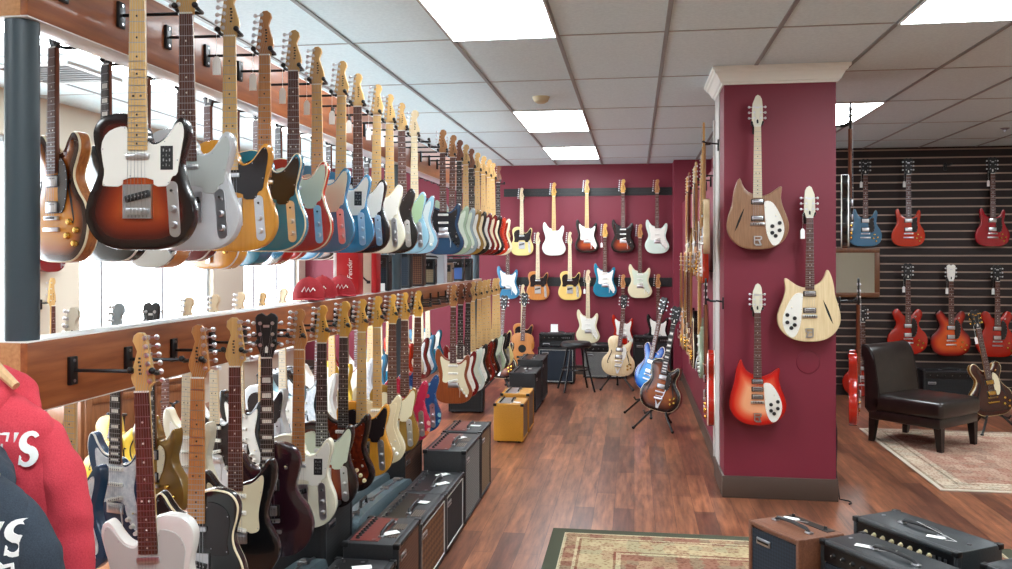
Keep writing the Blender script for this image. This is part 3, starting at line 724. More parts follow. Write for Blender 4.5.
# small ceiling fittings
def at_ceil(px, py): return at(px, py, (CEIL-CAMH)*F/(257-py))
p = at_ceil(541, 97); mb = MB(); mb.lathe((p.x, p.y, CEIL), [(.001, -.05), (.03, -.05), (.055, -.035), (.065, -.012), (.07, 0)], 0, 20)
tag(link('smoke_detector', mb, plain('aged ivory plastic', (206, 196, 160), .5)), 'round ivory smoke detector on ceiling above the aisle', 'smoke detector')
p = at_ceil(1005, 128); mb = MB(); mb.lathe((p.x, p.y, CEIL), [(.001, -.04), (.012, -.04), (.014, -.02), (.04, -.006), (.042, 0)], 0, 14)
tag(link('ceiling_sprinkler', mb, M_STEEL), 'small sprinkler head on the ceiling over slatted wall', 'sprinkler')
mb = MB(); g = empty('ceiling_vent', 'square ceiling air vent with dark slots behind the upper rail', 'vent', (-3.9, 5.35, CEIL-.012))
mb = MB()
for a in ((-.3, .3, -.3, -.26), (-.3, .3, .26, .3), (-.3, -.26, -.26, .26), (.26, .3, -.26, .26)): mb.box(*a, -.006, .012)
link('frame', mb, FRAMEW, g)
mb = MB()
for i in range(8): mb.box(-.26, .26, -.24+i*.065, -.21+i*.065, 0, .010)
link('louvres', mb, plain('vent louvre', (120, 122, 122), .5), g)
mb = MB(); mb.box(-.26, .26, -.26, .26, .008, .0115); link('duct', mb, M_DARK, g)
# world and light
w = bpy.data.worlds.new('daylight'); SC.world = w; w.use_nodes = True
bg = w.node_tree.nodes['Background']; bg.inputs[0].default_value = (.88, .95, 1, 1); bg.inputs[1].default_value = 7
for a, b, nm in wins:
    l = bpy.data.lights.new('window portal', 'AREA'); l.shape = 'RECTANGLE'; l.size = b-a; l.size_y = Z1-Z0; l.cycles.is_portal = True
    o = bpy.data.objects.new('window_portal', l); COL.objects.link(o); o.location = (XL-.2, (a+b)/2, (Z0+Z1)/2); o.rotation_euler = (0, -PI/2, 0)
# camera
cam = bpy.data.cameras.new('camera'); co = bpy.data.objects.new('camera', cam); COL.objects.link(co)
co.location = (0, 0, CAMH); co.rotation_euler = (PI/2, 0, math.radians(YAW))
cam.sensor_width = 36; cam.sensor_fit = 'HORIZONTAL'; cam.lens = 36*F/1012; cam.shift_y = -(284.5-257)/1012; cam.clip_start = .02
SC.camera = co
vs = SC.view_settings; vs.view_transform = 'Standard'; vs.look = 'None'; vs.gamma = 1; vs.use_curve_mapping = False; vs.exposure = 0.62
# ---------------------------------------------------------------- guitar rails and posts
OAK = noisy('stained oak', (126, 66, 34), (162, 94, 52), (14, 1.2, 14), 3, .38, .15, 6)
OAKE = noisy('oak end grain', (176, 122, 78), (198, 146, 98), (30, 30, 30), 3, .5)
LAMI = plain('white laminate', (236, 236, 234), .18)
BX0, BX1, BY0, BY1 = -1.654, -1.762, 2.15, 9.32
NS = 25
STEP = .2841; YU, YL = 2.294, 2.335
XA, XBK = -1.40, -2.086
def hanger_mesh(side):
    """square plate on the board, long rod and a padded fork for the headstock; side +1 = aisle"""
    mb = MB(); L = .25 if side > 0 else .322
    mb.box(0, side*.012, -.018, .018, -.042, .042, 0, .003)
    for z in (-.03, .03): mb.cyl((side*.012, 0, z), (side*.014, 0, z), .005, 1)
    mb.tube([(side*.008, .004, 0), (side*(L-.05), .012, 0)], .0055, 0, 8)
    mb.tube([(side*(L-.034), -.038, .008), (side*(L-.036), -.02, 0), (side*(L-.032), .012, 0), (side*(L+.032), .012, 0), (side*(L+.036), -.02, 0), (side*(L+.034), -.038, .008)], .0065, 0, 8)
    mb.ball((side*(L-.034), -.040, .010), (.010, .012, .010), 0); mb.ball((side*(L+.034), -.040, .010), (.010, .012, .010), 0)
    return mb.mesh('hanger', nm=2)
def rail(nm, z0, z1, hz, yoff, label):
    g = empty(nm, label, 'guitar rail', ((BX0+BX1)/2, BY0, z0))
    ox, oy, oz = g.location
    def bx(n, a, mat, bev=.002):
        mb = MB(); mb.box(a[0]-ox, a[1]-ox, a[2]-oy, a[3]-oy, a[4]-oz, a[5]-oz, 0, bev); link(n, mb, mat, g)
    bx('aisle_board', (BX0-.022, BX0, BY0, BY1, z0, z1), OAK); bx('window_board', (BX1, BX1+.022, BY0, BY1, z0, z1), OAK)
    bx('end_board', (BX1+.022, BX0-.022, BY0, BY0+.02, z0, z1), OAKE); bx('far_end_board', (BX1+.022, BX0-.022, BY1-.02, BY1, z0, z1), OAKE)
    bx('top_cap', (BX1+.002, BX0-.002, BY0+.002, BY1, z1-.004, z1+.004), LAMI, .001); bx('bottom_cap', (BX1+.002, BX0-.002, BY0+.002, BY1, z0-.004, z0+.004), LAMI, .001)
    for k in range(NS):
        link('hanger', cached('hang+', lambda: hanger_mesh(1)), [M_BLKMETAL, M_STEEL], g, (BX0-ox, yoff+k*STEP-oy, hz-oz))
        link('hanger', cached('hang-', lambda: hanger_mesh(-1)), [M_BLKMETAL, M_STEEL], g, (BX1-ox, YBK+k*STEP-oy, hz-oz))
    return g
YBK = 2.94-.0
UZ0, UZ1, UH = CAMH+.668, CAMH+.895, CAMH+.785
LZ0, LZ1, LH = CAMH-.434, CAMH-.238, CAMH-.337
rail('guitar_rail', UZ0, UZ1, UH, YU, 'long upper oak rail of black guitar hangers near ceiling')
rail('guitar_rail', LZ0, LZ1, LH, YL, 'long lower oak rail of black guitar hangers at waist height')
POST = plain('slate grey paint', (58, 72, 80), .45)
for y, lb in ((2.20, 'thick slate grey post at the near end of the guitar rails'), (6.03, 'slate grey post halfway along the guitar rails'), (9.2, 'slate grey post at the far end of the guitar rails')):
    g = empty('support_post', lb, 'post', ((BX0+BX1)/2, y, 0))
    mb = MB(); mb.lathe((0, 0, 0), [(.001, 0), (.045, 0), (.045, UZ0-.005), (.001, UZ0-.005)], 0, 24); link('pipe', mb, POST, g)
    mb = MB(); mb.lathe((0, 0, 0), [(.053, 0), (.10, 0), (.10, .008), (.053, .012)], 0, 24); link('floor_flange', mb, POST, g)
# ---------------------------------------------------------------- amplifiers (front faces -y, base centre at the origin)
TOLEX = noisy('black vinyl', (20, 21, 24), (32, 33, 37), (1, 1, 1), 160, .5, 0, 2, .25)
GREYV = noisy('grey green vinyl', (30, 34, 37), (44, 49, 52), (1, 1, 1), 160, .42, 0, 2, .25)
BROWNV = noisy('brown vinyl', (104, 62, 42), (124, 78, 54), (1, 1, 1), 120, .5, 0, 2, .25)
TWEED = noisy('lacquered tweed', (176, 118, 26), (204, 146, 44), (60, 60, 60), 6, .5, 0, 2, .2)
def grille(name, a, b, sc=90):
    m, nt, p = newmat(name); tc = N(nt, 'ShaderNodeTexCoord'); c = N(nt, 'ShaderNodeTexChecker'); c.inputs['Scale'].default_value = sc
    mp = N(nt, 'ShaderNodeMapping'); mp.inputs['Rotation'].default_value = (0, PI/4, 0)
    c.inputs[1].default_value = (*lin(a), 1); c.inputs[2].default_value = (*lin(b), 1)
    nt.links.new(tc.outputs['Object'], mp.inputs[0]); nt.links.new(mp.outputs[0], c.inputs[0]); nt.links.new(c.outputs[0], p.inputs['Base Color']); p.inputs['Roughness'].default_value = .8
    return m
GR_BLUE = grille('blue black grille cloth', (18, 28, 40), (28, 40, 54)); GR_SILV = grille('silver grille cloth', (96, 100, 100), (128, 130, 128)); GR_BRN = grille('brown diamond grille cloth', (84, 50, 30), (116, 76, 44), 40)
GR_BLK = grille('black grille cloth', (18, 18, 20), (32, 32, 34)); GR_TAN = grille('tan grille cloth', (110, 92, 70), (136, 116, 90)); GR_OX = grille('oxblood grille cloth', (70, 34, 28), (110, 74, 50))
MAROON = plain('maroon control panel', (110, 46, 42), .35); PANB = plain('black control panel', (14, 14, 16), .3)
def amp_knob_mesh(cream):
    mb = MB(); mb.lathe((0, 0, 0), [(.0005, 0), (.013, 0), (.012, .004), (.009, .007), (.008, .017), (.0005, .017)], 0, 10)
    mb.box(-.001, .001, .002, .0085, .016, .0176, 1)
    return mb.mesh('knob', nm=2)
def amp(loc, rotz, w, d, h, label, cover=TOLEX, gr=GR_BLK, panel='top', pan=PANB, nk=7, piping=None, group=None, knobm=M_BLACK, cat='amplifier', logo=True, feet=True, corners=True, tagpos=None, papers=0, vents=0, name='guitar_amplifier', gap=.0, pt=.13):
    g = empty(name, label, cat, loc, rotz, group); f = .012 if feet else 0
    mb = MB(); hd = d/2; hw = w/2; t = .02
    zt = h; zg1 = h-(.09 if panel == 'front' else .03)
    # cabinet: a rounded shell with a recessed front
    mb.box(-hw, hw, -hd+.014, hd, f, zt, 0, .012); 
    for a in ((-hw, -hw+t, f, zt), (hw-t, hw, f, zt)): mb.box(a[0], a[1], -hd, -hd+.03, a[2], a[3], 0, .006)
    mb.box(-hw+.004, hw-.004, -hd, -hd+.03, zt-t, zt, 0, .006); mb.box(-hw+.004, hw-.004, -hd, -hd+.03, f, f+t, 0, .006)
    link('cabinet', mb, cover, g)
    if panel == 'front':
        mb = MB(); mb.box(-hw+t, hw-t, -hd+.004, -hd+.016, zg1+.008, zt-t, 0); link('control_panel', mb, pan, g)
    mb = MB(); mb.box(-hw+t, hw-t, -hd+.006, -hd+.016, f+t, zg1, 0); link('speaker_grille', mb, gr, g)
    if piping is not None:
        mb = MB(); e = .0035
        for a in ((-hw+t, -hw+t+e, f+t, zg1), (hw-t-e, hw-t, f+t, zg1), (-hw+t, hw-t, zg1-e, zg1), (-hw+t, hw-t, f+t, f+t+e)): mb.box(a[0], a[1], -hd+.001, -hd+.012, a[2], a[3])
        link('piping', mb, piping, g)
    if panel == 'top':
        mb = MB(); mb.box(-hw+.03, hw-.03, hd-pt-.02, hd-.025, zt-.004, zt+.002, 0); link('control_panel', mb, pan, g)
        xs = [(-hw+.06+(w-.12)*i/(nk-1), hd-.05, zt+.002) for i in range(nk)]; rx = 0
    else:
        xs = [(-hw+t+.05+(w*.62)*i/(nk-1), -hd+.004, (zg1+zt-t)/2+.004) for i in range(nk)]; rx = PI/2
    for q in xs: link('knob', cached('ampknob', lambda: amp_knob_mesh(0)), [knobm, M_WHITE], g, q, (rx, 0, 0)).scale = (.8,)*3
    if panel == 'front':
        mb = MB()
        for i in range(4): mb.box(hw-t-.12+i*.026, hw-t-.108+i*.026, -hd+.001, -hd+.006, (zg1+zt-t)/2-.006, (zg1+zt-t)/2+.012)
        link('switch_bank', mb, M_STEEL, g)
    for v in range(vents):
        mb = MB(); y = hd-pt-.045-.0*v; x = -w*.27+v*w*.30
        for i in range(5): mb.box(x, x+w*.2, -hd+.035+i*.011, -hd+.041+i*.011, zt-.003, zt+.0015, 0)
        link('vent', mb, plain('vent bronze', (96, 78, 62), .4), g)
    # handle
    mb = MB(); y = -.015 if panel != 'top' else -.02
    mb.tube([(-.10, y, zt+.002), (-.085, y, zt+.016), (0, y, zt+.021), (.085, y, zt+.016), (.10, y, zt+.002)], .008, 0, 8)
    for x in (-.1, .1): mb.box(x-.016, x+.016, y-.012, y+.012, zt-.001, zt+.007, 1, .003)
    link('handle', mb, [M_BLACK, M_STEEL], g)
    if corners:
        def ccm():
            q = MB(); q.box(-.015, .015, -.015, .015, -.022, .0015, 0, .004); return q.mesh('corner_cap', nm=1)
        def sbm():
            q = MB(); q.cyl((0, 0, -.001), (0, 0, .003), .009, 0, 10); return q.mesh('strap_button', nm=1)
        for sx in (-1, 1):
            for sy in (-1, 1): link('corner_cap', cached('ccap', ccm), M_BLKMETAL, g, (sx*(hw-.012), sy*(hd-.012), zt))
            link('strap_button', cached('sbut', sbm), M_STEEL, g, (sx*(hw-.05), 0, zt))
    if logo:
        mb = MB(); z = zg1-.045; x = -hw+.05
        mb.box(x, x+.085, -hd+.002, -hd+.008, z-.014, z+.014, 1, .002)
        mb.box(x+.008, x+.075, -hd+.0005, -hd+.004, z-.004, z+.004, 0)
        link('logo_plate', mb, [PANB, M_STEEL], g)
    for i in range(papers):
        mb = MB(); a = random.uniform(-.5, 1.2); M = Matrix.Translation((random.uniform(-.3, .3)*w, random.uniform(-.07, -.01), zt+.004+.0015*i)) @ Matrix.Rotation(a, 4, 'Z')
        mb.box(-.022, .022, -.04, .04, 0, .0015, 0, 0, 2, M); link('price_card', mb, M_CARD, g)
    if tagpos:
        mb = MB(); x, y = tagpos; M = Matrix.Translation((x, y, zt+.003)) @ Matrix.Rotation(.5, 4, 'Z')
        mb.prism([(-.036, -.016), (.026, -.016), (.038, 0), (.026, .016), (-.036, .016)], 0, .0015); link('price_tag', mb, M_CARD, g, (0, 0, 0)).matrix_local = M @ Matrix.Rotation(PI/2, 4, 'X')
        mb = MB(); mb.tube([(x+.04, y, zt+.004), (x+.08, y+.02, zt+.006), (.02 if x < 0 else -.02, -.02, zt+.03)], .001, 0, 4); link('tag_string', mb, M_CARD, g)
    if feet:
        def ftm():
            q = MB(); q.cyl((0, 0, 0), (0, 0, .014), .014, 0, 10); return q.mesh('foot', nm=1)
        for sx in (-1, 1):
            for sy in (-1, 1): link('foot', cached('foot', ftm), M_BLACK, g, (sx*(hw-.04), sy*(hd-.04), 0))
    return g
# ---------------------------------------------------------------- stands
def guitar_stand(loc, rotz, label, h=.75, group=None, spread=.26, nut=True):
    g = empty('guitar_stand', label, 'guitar stand', loc, rotz, group)
    mb = MB(); mb.tube([(0, .10, .22), (0, .13, h)], .011, 0, 8); mb.cyl((0, .125, h*.55), (0, .128, h*.6), .018, 0, 10); link('upright', mb, M_BLKMETAL, g)
    for a in (-2.4, -.74, PI/2):
        mb = MB(); x, y = spread*math.cos(a), spread*math.sin(a)
        mb.tube([(0, .105, .26), (x*.5, .05+y*.5, .13), (x, .05+y, .012)], .010, 0, 8); mb.ball((x, .05+y, .014), (.016, .016, .014), 0); link('leg', mb, M_BLKMETAL, g)
    for s in (-1, 1):
        mb = MB(); mb.tube([(0, .10, .2), (s*.10, .06, .15), (s*.11, -.05, .145), (s*.11, -.075, .175)], .009, 0, 8); link('cradle_arm', mb, M_BLACK, g)
    mb = MB(); mb.tube([(-.05, .05, h+.03), (-.045, .10, h+.02), (0, .13, h), (.045, .10, h+.02), (.05, .05, h+.03)], .008, 0, 8); link('neck_yoke', mb, M_BLACK, g)
    return g
# ---------------------------------------------------------------- chair
LEATH = noisy('dark brown leather', (28, 22, 21), (44, 34, 31), (1, 1, 1), 14, .3, .2, 5, .15)
ce = Vector((2.44, 7.86, 0)); fw = Vector((.69, -.72, 0)); rz = math.atan2(fw.y, fw.x)+PI/2   # local -y is the chair front
g = empty('slipper_chair', 'dark brown leather armless chair with rolled back on the pale rug', 'chair', ce, rz); g.scale = (1.12, 1.10, 1.03)
mb = MB(); mb.box(-.28, .28, -.31, .27, .19, .275, 0, .02); link('seat_frame', mb, LEATH, g)
mb = MB(); vv = mb.box(-.285, .285, -.325, .25, .265, .40, 0, .035, 3)
for v in vv:
    if v.is_valid and v.co.z > .37: v.co.z += .018*(1-(v.co.x/.3)**2)
link('seat_cushion', mb, LEATH, g)
prof = [(.17, .27), (.17, .42), (.19, .55), (.205, .66), (.225, .745), (.262, .80), (.315, .815), (.355, .785), (.36, .74), (.335, .705), (.305, .70), (.297, .60), (.29, .42), (.29, .24)]
pc = [tuple(q) for q in chaikin(prof, 1)]
mb = MB(); rings = [[(x, y, z) for y, z in (inset(pc if area(pc) > 0 else pc[::-1], i))] for x, i in ((-.285, .012), (-.278, .002), (-.27, 0), (.27, 0), (.278, .002), (.285, .012))]
mb.loft(rings); link('backrest', mb, LEATH, g)
mb = MB()
for x in (-.279, .279): mb.tube([(x, y, z) for y, z in pc], .005, 0, 6)
link('piping', mb, LEATH, g)
for x, y in ((-.24, -.28), (.24, -.28), (-.24, .24), (.24, .24)):
    mb = MB(); mb.loft([[(x+sx*r-.0, y+sy*r+dy, z) for sx, sy in ((-1, -1), (1, -1), (1, 1), (-1, 1))] for r, z, dy in ((.018, 0, -.01 if y < 0 else .02), (.028, .20, 0))]); link('leg', mb, plain('dark chair leg', (26, 18, 16), .35), g)
# bar stool at the back
p = fl(575, 393)
g = empty('bar_stool', 'black round stool in front of the amplifiers at back wall', 'stool', (p.x, p.y+.2, 0), .3)
mb = MB(); mb.lathe((0, 0, 0), [(.001, .52), (.17, .52), (.185, .535), (.185, .56), (.165, .585), (.001, .59)], 0, 28); link('seat', mb, M_BLACK, g)
for i in range(4):
    a = PI/4+i*PI/2; c, s = math.cos(a), math.sin(a); mb = MB(); mb.tube([(.12*c, .12*s, .53), (.18*c, .18*s, .25), (.26*c, .26*s, .0)], .012, 0, 8); link('leg', mb, M_BLKMETAL, g)
mb = MB(); n = 28; mb.tube([(.168*math.cos(2*PI*i/n), .168*math.sin(2*PI*i/n), .26) for i in range(n+1)], .009, 0, 6); link('foot_ring', mb, M_BLKMETAL, g)
# ---------------------------------------------------------------- rugs
def rug_mat(name, hx, hy, bands, field, sc, mot):
    m, nt, p = newmat(name); L = nt.links.new
    tc = N(nt, 'ShaderNodeTexCoord'); sp = N(nt, 'ShaderNodeSeparateXYZ'); L(tc.outputs['Object'], sp.inputs[0])
    def M(op, a, b=None):
        n = N(nt, 'ShaderNodeMath', operation=op)
        for i, q in enumerate((a, b)):
            if q is None: continue
            if isinstance(q, (int, float)): n.inputs[i].default_value = q
            else: L(q, n.inputs[i])
        return n.outputs[0]
    e = M('MINIMUM', M('SUBTRACT', hx, M('ABSOLUTE', sp.outputs[0])), M('SUBTRACT', hy, M('ABSOLUTE', sp.outputs[1])))
    base = ramp(nt, [(q/.6, c) for q, c in bands], 'CONSTANT'); L(M('DIVIDE', e, .6), base.inputs[0])
    v = N(nt, 'ShaderNodeTexVoronoi', distance='MANHATTAN'); v.inputs['Scale'].default_value = sc; v.inputs['Randomness'].default_value = .35; L(tc.outputs['Object'], v.inputs['Vector'])
    r = ramp(nt, mot, 'CONSTANT'); s2 = N(nt, 'ShaderNodeSeparateColor'); L(v.outputs['Color'], s2.inputs[0]); L(s2.outputs[1], r.inputs[0])
    wv = M('SINE', M('MULTIPLY', v.outputs['Distance'], 46.0)); 
    mask = M('MULTIPLY', M('GREATER_THAN', wv, .15), M('GREATER_THAN', e, field[0]))
    mxn = N(nt, 'ShaderNodeMix', data_type='RGBA'); L(M('MULTIPLY', mask, field[1]), mxn.inputs[0]); L(base.outputs[0], mxn.inputs[6]); L(r.outputs[0], mxn.inputs[7])
    # fine repeated motif in the narrow borders
    ck = N(nt, 'ShaderNodeTexVoronoi'); ck.inputs['Scale'].default_value = 42; L(tc.outputs['Object'], ck.inputs['Vector'])
    nz = N(nt, 'ShaderNodeTexNoise'); nz.inputs['Scale'].default_value = 220; L(tc.outputs['Object'], nz.inputs['Vector'])
    m3 = N(nt, 'ShaderNodeMix', data_type='RGBA', blend_type='MULTIPLY'); rr = ramp(nt, [(.1, (176, 130, 110)), (.5, (255, 250, 240))]); L(ck.outputs['Distance'], rr.inputs[0])
    L(M('MULTIPLY', M('GREATER_THAN', e, field[0]), .75), m3.inputs[0]); L(mxn.outputs[2], m3.inputs[6]); L(rr.outputs[0], m3.inputs[7])
    L(m3.outputs[2], p.inputs['Base Color']); p.inputs['Roughness'].default_value = .95; p.inputs['Specular IOR Level'].default_value = .1
    b = N(nt, 'ShaderNodeBump'); b.inputs['Strength'].default_value = .4; b.inputs['Distance'].default_value = .003; L(nz.outputs['Fac'], b.inputs['Height']); L(b.outputs[0], p.inputs['Normal'])
    return m
GRN, TANC, RUST, CRM = (76, 78, 64), (178, 162, 132), (140, 104, 88), (192, 180, 152)
hx, hy = 1.25, 1.6
mb = MB(); mb.box(-hx, hx, -hy, hy, 0, .010, 0, .004)
tag(link('patterned_rug', mb, rug_mat('oriental rug', hx, hy, [(0, GRN), (.075, CRM), (.09, RUST), (.15, CRM), (.165, (120, 70, 56)), (.18, TANC), (.36, (120, 70, 56)), (.375, CRM), (.40, RUST)], (.08, .8), 15, [(0, (144, 98, 82)), (.3, (168, 156, 122)), (.5, (134, 140, 116)), (.7, (194, 176, 144)), (.85, (116, 72, 60))]), loc=(-.47+hx, 5.04-hy, 0)), 'tan and rust patterned rug with green edge in the foreground', 'rug')
hx, hy = 1.45, 1.07
mb = MB(); mb.box(-hx, hx, -hy, hy, 0, .010, 0, .004)
PK = (176, 140, 126); PL = (206, 194, 176)
tag(link('patterned_rug', mb, rug_mat('faded rug', hx, hy, [(0, PL), (.03, (150, 140, 124)), (.05, PL), (.16, (150, 138, 122)), (.18, PL), (.22, PK)], (.03, .7), 11, [(0, PK), (.3, (196, 178, 160)), (.5, (140, 132, 122)), (.7, (210, 196, 178)), (.85, (150, 100, 88))]), loc=(2.07+hx, 6.255+hy, 0)), 'faded pale rug under the dark leather chair', 'rug')
# ---------------------------------------------------------------- guitars on the rails
NUTU, NUTL = CAMH+.772, CAMH-.390
SB, DC = 'single-cutaway electric guitar', 'double-cutaway electric guitar'
def row(items, x, y0, nutz, rot, where, group, jit=2.0, ss=.94):
    n = 0
    for it in items:
        k, shape, body, desc = it[:4]; kw = dict(it[4]) if len(it) > 4 else {}
        y = y0+STEP*k; near = y < 5.2
        r = kw.pop('rot', rot)+random.uniform(-jit, jit); dx = kw.pop('dx', 0); dz = kw.pop('dz', 0)
        nm = {'semi': 'semi_hollow_guitar', 'hollow': 'hollow_body_guitar', 'acoustic': 'resonator_guitar', 'bass': 'bass_guitar'}.get(shape, 'electric_guitar')
        sc = ss if shape == 'strat' else 1.0; kw.setdefault('roll', math.radians(random.uniform(-.8, .8)))
        gg = guitar(nm, shape, body, (x+dx, y, nutz-SPEC[shape]['nut']*sc+dz), math.radians(r), f'{desc}, {ORD[n]} along {where}', group, near=near, cat='bass guitar' if shape == 'bass' else 'guitar', **kw)
        gg.scale = (sc,)*3; n += 1
def D(**k): return k
row([
 (0, 'tele', B3, 'sunburst electric guitar with white pickguard', D(guard=G_WHT, board='M', sides=BLK, sticker=True, tagp=False, rot=6, roll=0)),
 (1, 'tele', PWH, 'silvery white electric guitar with grey pickguard', D(guard=G_GRY, board='R', neckw='M')),
 (2, 'tele', BUT, 'butterscotch electric guitar with black pickguard', D(guard=G_BLK, board='M', tagp=True)),
 (3, 'tele', TEAL, 'teal electric guitar with black pickguard', D(guard=G_BLK, board='T', binding=G_CRM, tagp=True)),
 (4, 'tele', ORG, 'orange red electric guitar with mint pickguard', D(guard=G_MNT, board='R', binding=G_CRM, tagp=True)),
 (5, 'tele', LAKE, 'blue electric guitar with mint pickguard', D(guard=G_MNT, board='M', tagp=True)),
 (6, 'tele', LAKE, 'blue electric guitar with white pickguard', D(guard=G_WHT, board='M', sticker=True, tagp=True)),
 (7, 'tele', BDK, 'dark sunburst electric guitar with white pickguard', D(guard=G_WHT, board='R', tagp=True)),
 (8, 'tele', OWH, 'cream white electric guitar with white pickguard', D(guard=G_WHT, board='M', tagp=True)),
 (9, 'tele', BLK, 'black electric guitar with black pickguard', D(guard=G_BLK, board='M', tagp=True)),
 (10, 'tele', LPB, 'pale blue electric guitar with sage pickguard', D(guard=plain('sage pickguard', (150, 176, 140), .3), board='R')),
 (11, 'strat', LPB, 'pale blue electric guitar with grey pickguard', D(guard=G_GRY, board='P', binding=DRED)),
 (14, 'strat', NAVY, 'navy electric guitar with black pickguard', D(guard=G_BLK, board='R', neckw='T', pus=[('single', .315), ('single', .252), ('hum', .195)], knobm=M_BLACK)),
 (15, 'strat', SAGE, 'sage green electric guitar', D(guard=G_MNT, board='R', neckw='T')),
 (16, 'strat', SILV, 'silver blue electric guitar', D(guard=G_MNT, board='E')),
 (17, 'strat', GOLD, 'golden brown electric guitar', D(guard=G_WHT, board='M')),
 (18, 'strat', BLK, 'black electric guitar with cream pickguard', D(guard=G_CRM, board='E')),
 (19, 'strat', DRED, 'dark red electric guitar with white pickguard', D(guard=G_WHT, board='M')),
 (20, 'strat', BRB, 'red burst electric guitar with cream pickguard', D(guard=G_CRM, board='M')),
 (21, 'strat', B3, 'sunburst electric guitar with cream pickguard', D(guard=G_CRM, board='M')),
 (22, 'strat', ORG, 'orange electric guitar with red pickguard', D(guard=G_RED, board='M')),
 (23, 'strat', VWH, 'cream electric guitar with red pickguard', D(guard=G_RED, board='E')),
], XA, YU, NUTU, 6, 'aisle side of upper rail', 'guitars hanging on the aisle side of the upper rail')
row([
 (0, 'tele', WHT, 'left-handed white electric guitar', D(guard=plain('silver white pickguard', (190, 194, 190), .3), board='R', mir=True, roll=-.04, dx=.02)),
 (1, 'tele', BLK, 'left-handed black electric guitar', D(guard=G_BLK, board='T', mir=True, binding=G_CRM)),
 (2, 'strat', BLK, 'left-handed black electric guitar with cream pickguard', D(guard=G_CRM, board='R', mir=True)),
 (3, 'lp', PURP, 'left-handed dark oxblood electric guitar', D(board='B', headm=M_BLACK, mir=True, neckw='H')),
 (4, 'tele', OWH, 'cream white electric guitar with white pickguard', D(guard=G_WHT, board='T', sticker=True)),
 (5, 'tele', B3, 'sunburst electric guitar with mint pickguard', D(guard=G_MNT, board='E', neckw='Y')),
 (6, 'strat', BDK, 'dark sunburst electric guitar with tortoise pickguard', D(guard=G_TOR, board='E', neckw='Y', knobm=M_CREAM)),
 (7, 'tele', BUT, 'butterscotch electric guitar with black pickguard', D(guard=G_BLK, board='M', neckw='Y')),
 (8, 'strat', VWH, 'worn cream electric guitar', D(guard=G_CRM, board='M', neckw='Y')),
 (9, 'tele', GOLD, 'gold electric guitar with cream pickguard', D(guard=G_CRM, board='R', neckw='Y')),
 (10, 'tele', PPAI, 'pink paisley electric guitar', D(board='R', neckw='Y', guard=PPAI)),
 (11, 'tele', BPAI, 'blue floral electric guitar', D(board='R', neckw='Y', guard=BPAI)),
 (15, 'strat', MAH, 'natural brown electric guitar with cream pickguard', D(guard=G_CRM, board='R', neckw='T')),
 (16, 'strat', DRED, 'dark red electric guitar with white pickguard', D(guard=G_WHT, board='E')),
 (17, 'strat', MINTW, 'mint white electric guitar with mint pickguard', D(guard=G_MNT, board='E')),
 (18, 'strat', BLK, 'black electric guitar with white pickguard', D(guard=G_WHT, board='M')),
 (19, 'strat', BRB, 'red burst electric guitar', D(guard=G_TOR, board='M')),
 (20, 'strat', BDK, 'dark sunburst electric guitar', D(guard=G_TOR, board='M')),
 (21, 'tele', SAGE, 'sage green electric guitar', D(guard=G_MNT, board='M')),
 (22, 'strat', BLK, 'black electric guitar', D(guard=G_WHT, board='M')),
 (23, 'tele', BLN, 'blonde electric guitar', D(guard=G_BLK, board='M')),
], XA, YL, NUTL, 6, 'aisle side of lower rail', 'guitars hanging on the aisle side of the lower rail')
RES = plain('mirror chrome', (214, 220, 228), .1, 1.0)
row([
 (0, 'semi', BTB, 'tobacco sunburst semi-hollow guitar', D(binding=G_CRM, board='R', neckw='H', headm=M_BLACK, guard=G_BLK, rot=-24, dx=-.03, sides=wood('figured brown', (136, 76, 32), (180, 112, 52)))),
 (1, 'semi', BLK, 'black semi-hollow guitar with block inlays', D(binding=M_WHITE, board='B', headm=M_BLACK)),
 (2, 'acoustic', RES, 'chrome bodied resonator guitar', D(board='R', headm=M_BLACK, neckw='H', sides=NATB)),
 (3, 'semi', DRED, 'dark red semi-hollow guitar', D(binding=M_WHITE, board='R', headm=M_BLACK, neckw='H')),
 (4, 'hollow', BUT, 'orange hollow-body guitar', D(binding=M_WHITE, board='R', headm=M_BLACK, neckw='H', dz=-.02)),
 (5, 'acoustic', TEAL, 'teal resonator guitar', D(board='R', headm=M_BLACK, sides=TEAL, neckw='H')),
 (6, 'acoustic', RES, 'chrome resonator guitar with red sides', D(board='R', headm=M_BLACK, sides=CHER, neckw='H')),
 (7, 'semi', CHER, 'cherry red semi-hollow guitar', D(binding=M_WHITE, board='E', headm=M_BLACK, neckw='H')),
 (8, 'semi', LAKE, 'blue semi-hollow guitar', D(binding=M_WHITE, board='E', headm=M_BLACK, neckw='H')),
 (9, 'semi', BTB, 'sunburst semi-hollow guitar', D(binding=M_WHITE, board='E', headm=M_BLACK, neckw='H')),
 (10, 'semi', WHT, 'white semi-hollow guitar', D(binding=M_WHITE, board='E', headm=M_BLACK, neckw='H')),
 (12, 'hollow', WHT, 'white hollow-body guitar', D(binding=M_WHITE, board='E', headm=M_BLACK, dz=-.03)),
 (13, 'hollow', LPB, 'pale blue hollow-body guitar', D(binding=M_WHITE, board='E', headm=M_BLACK, dz=-.03)),
 (15, 'hollow', OWH, 'cream hollow-body guitar', D(binding=M_WHITE, board='E', headm=M_BLACK, dz=-.03)),
 (16, 'hollow', LPB, 'pale blue hollow-body guitar', D(binding=M_WHITE, board='E', headm=M_BLACK, dz=-.03)),
], XBK, YBK, NUTU, -20, 'window side of upper rail', 'guitars hanging on the window side of the upper rail')
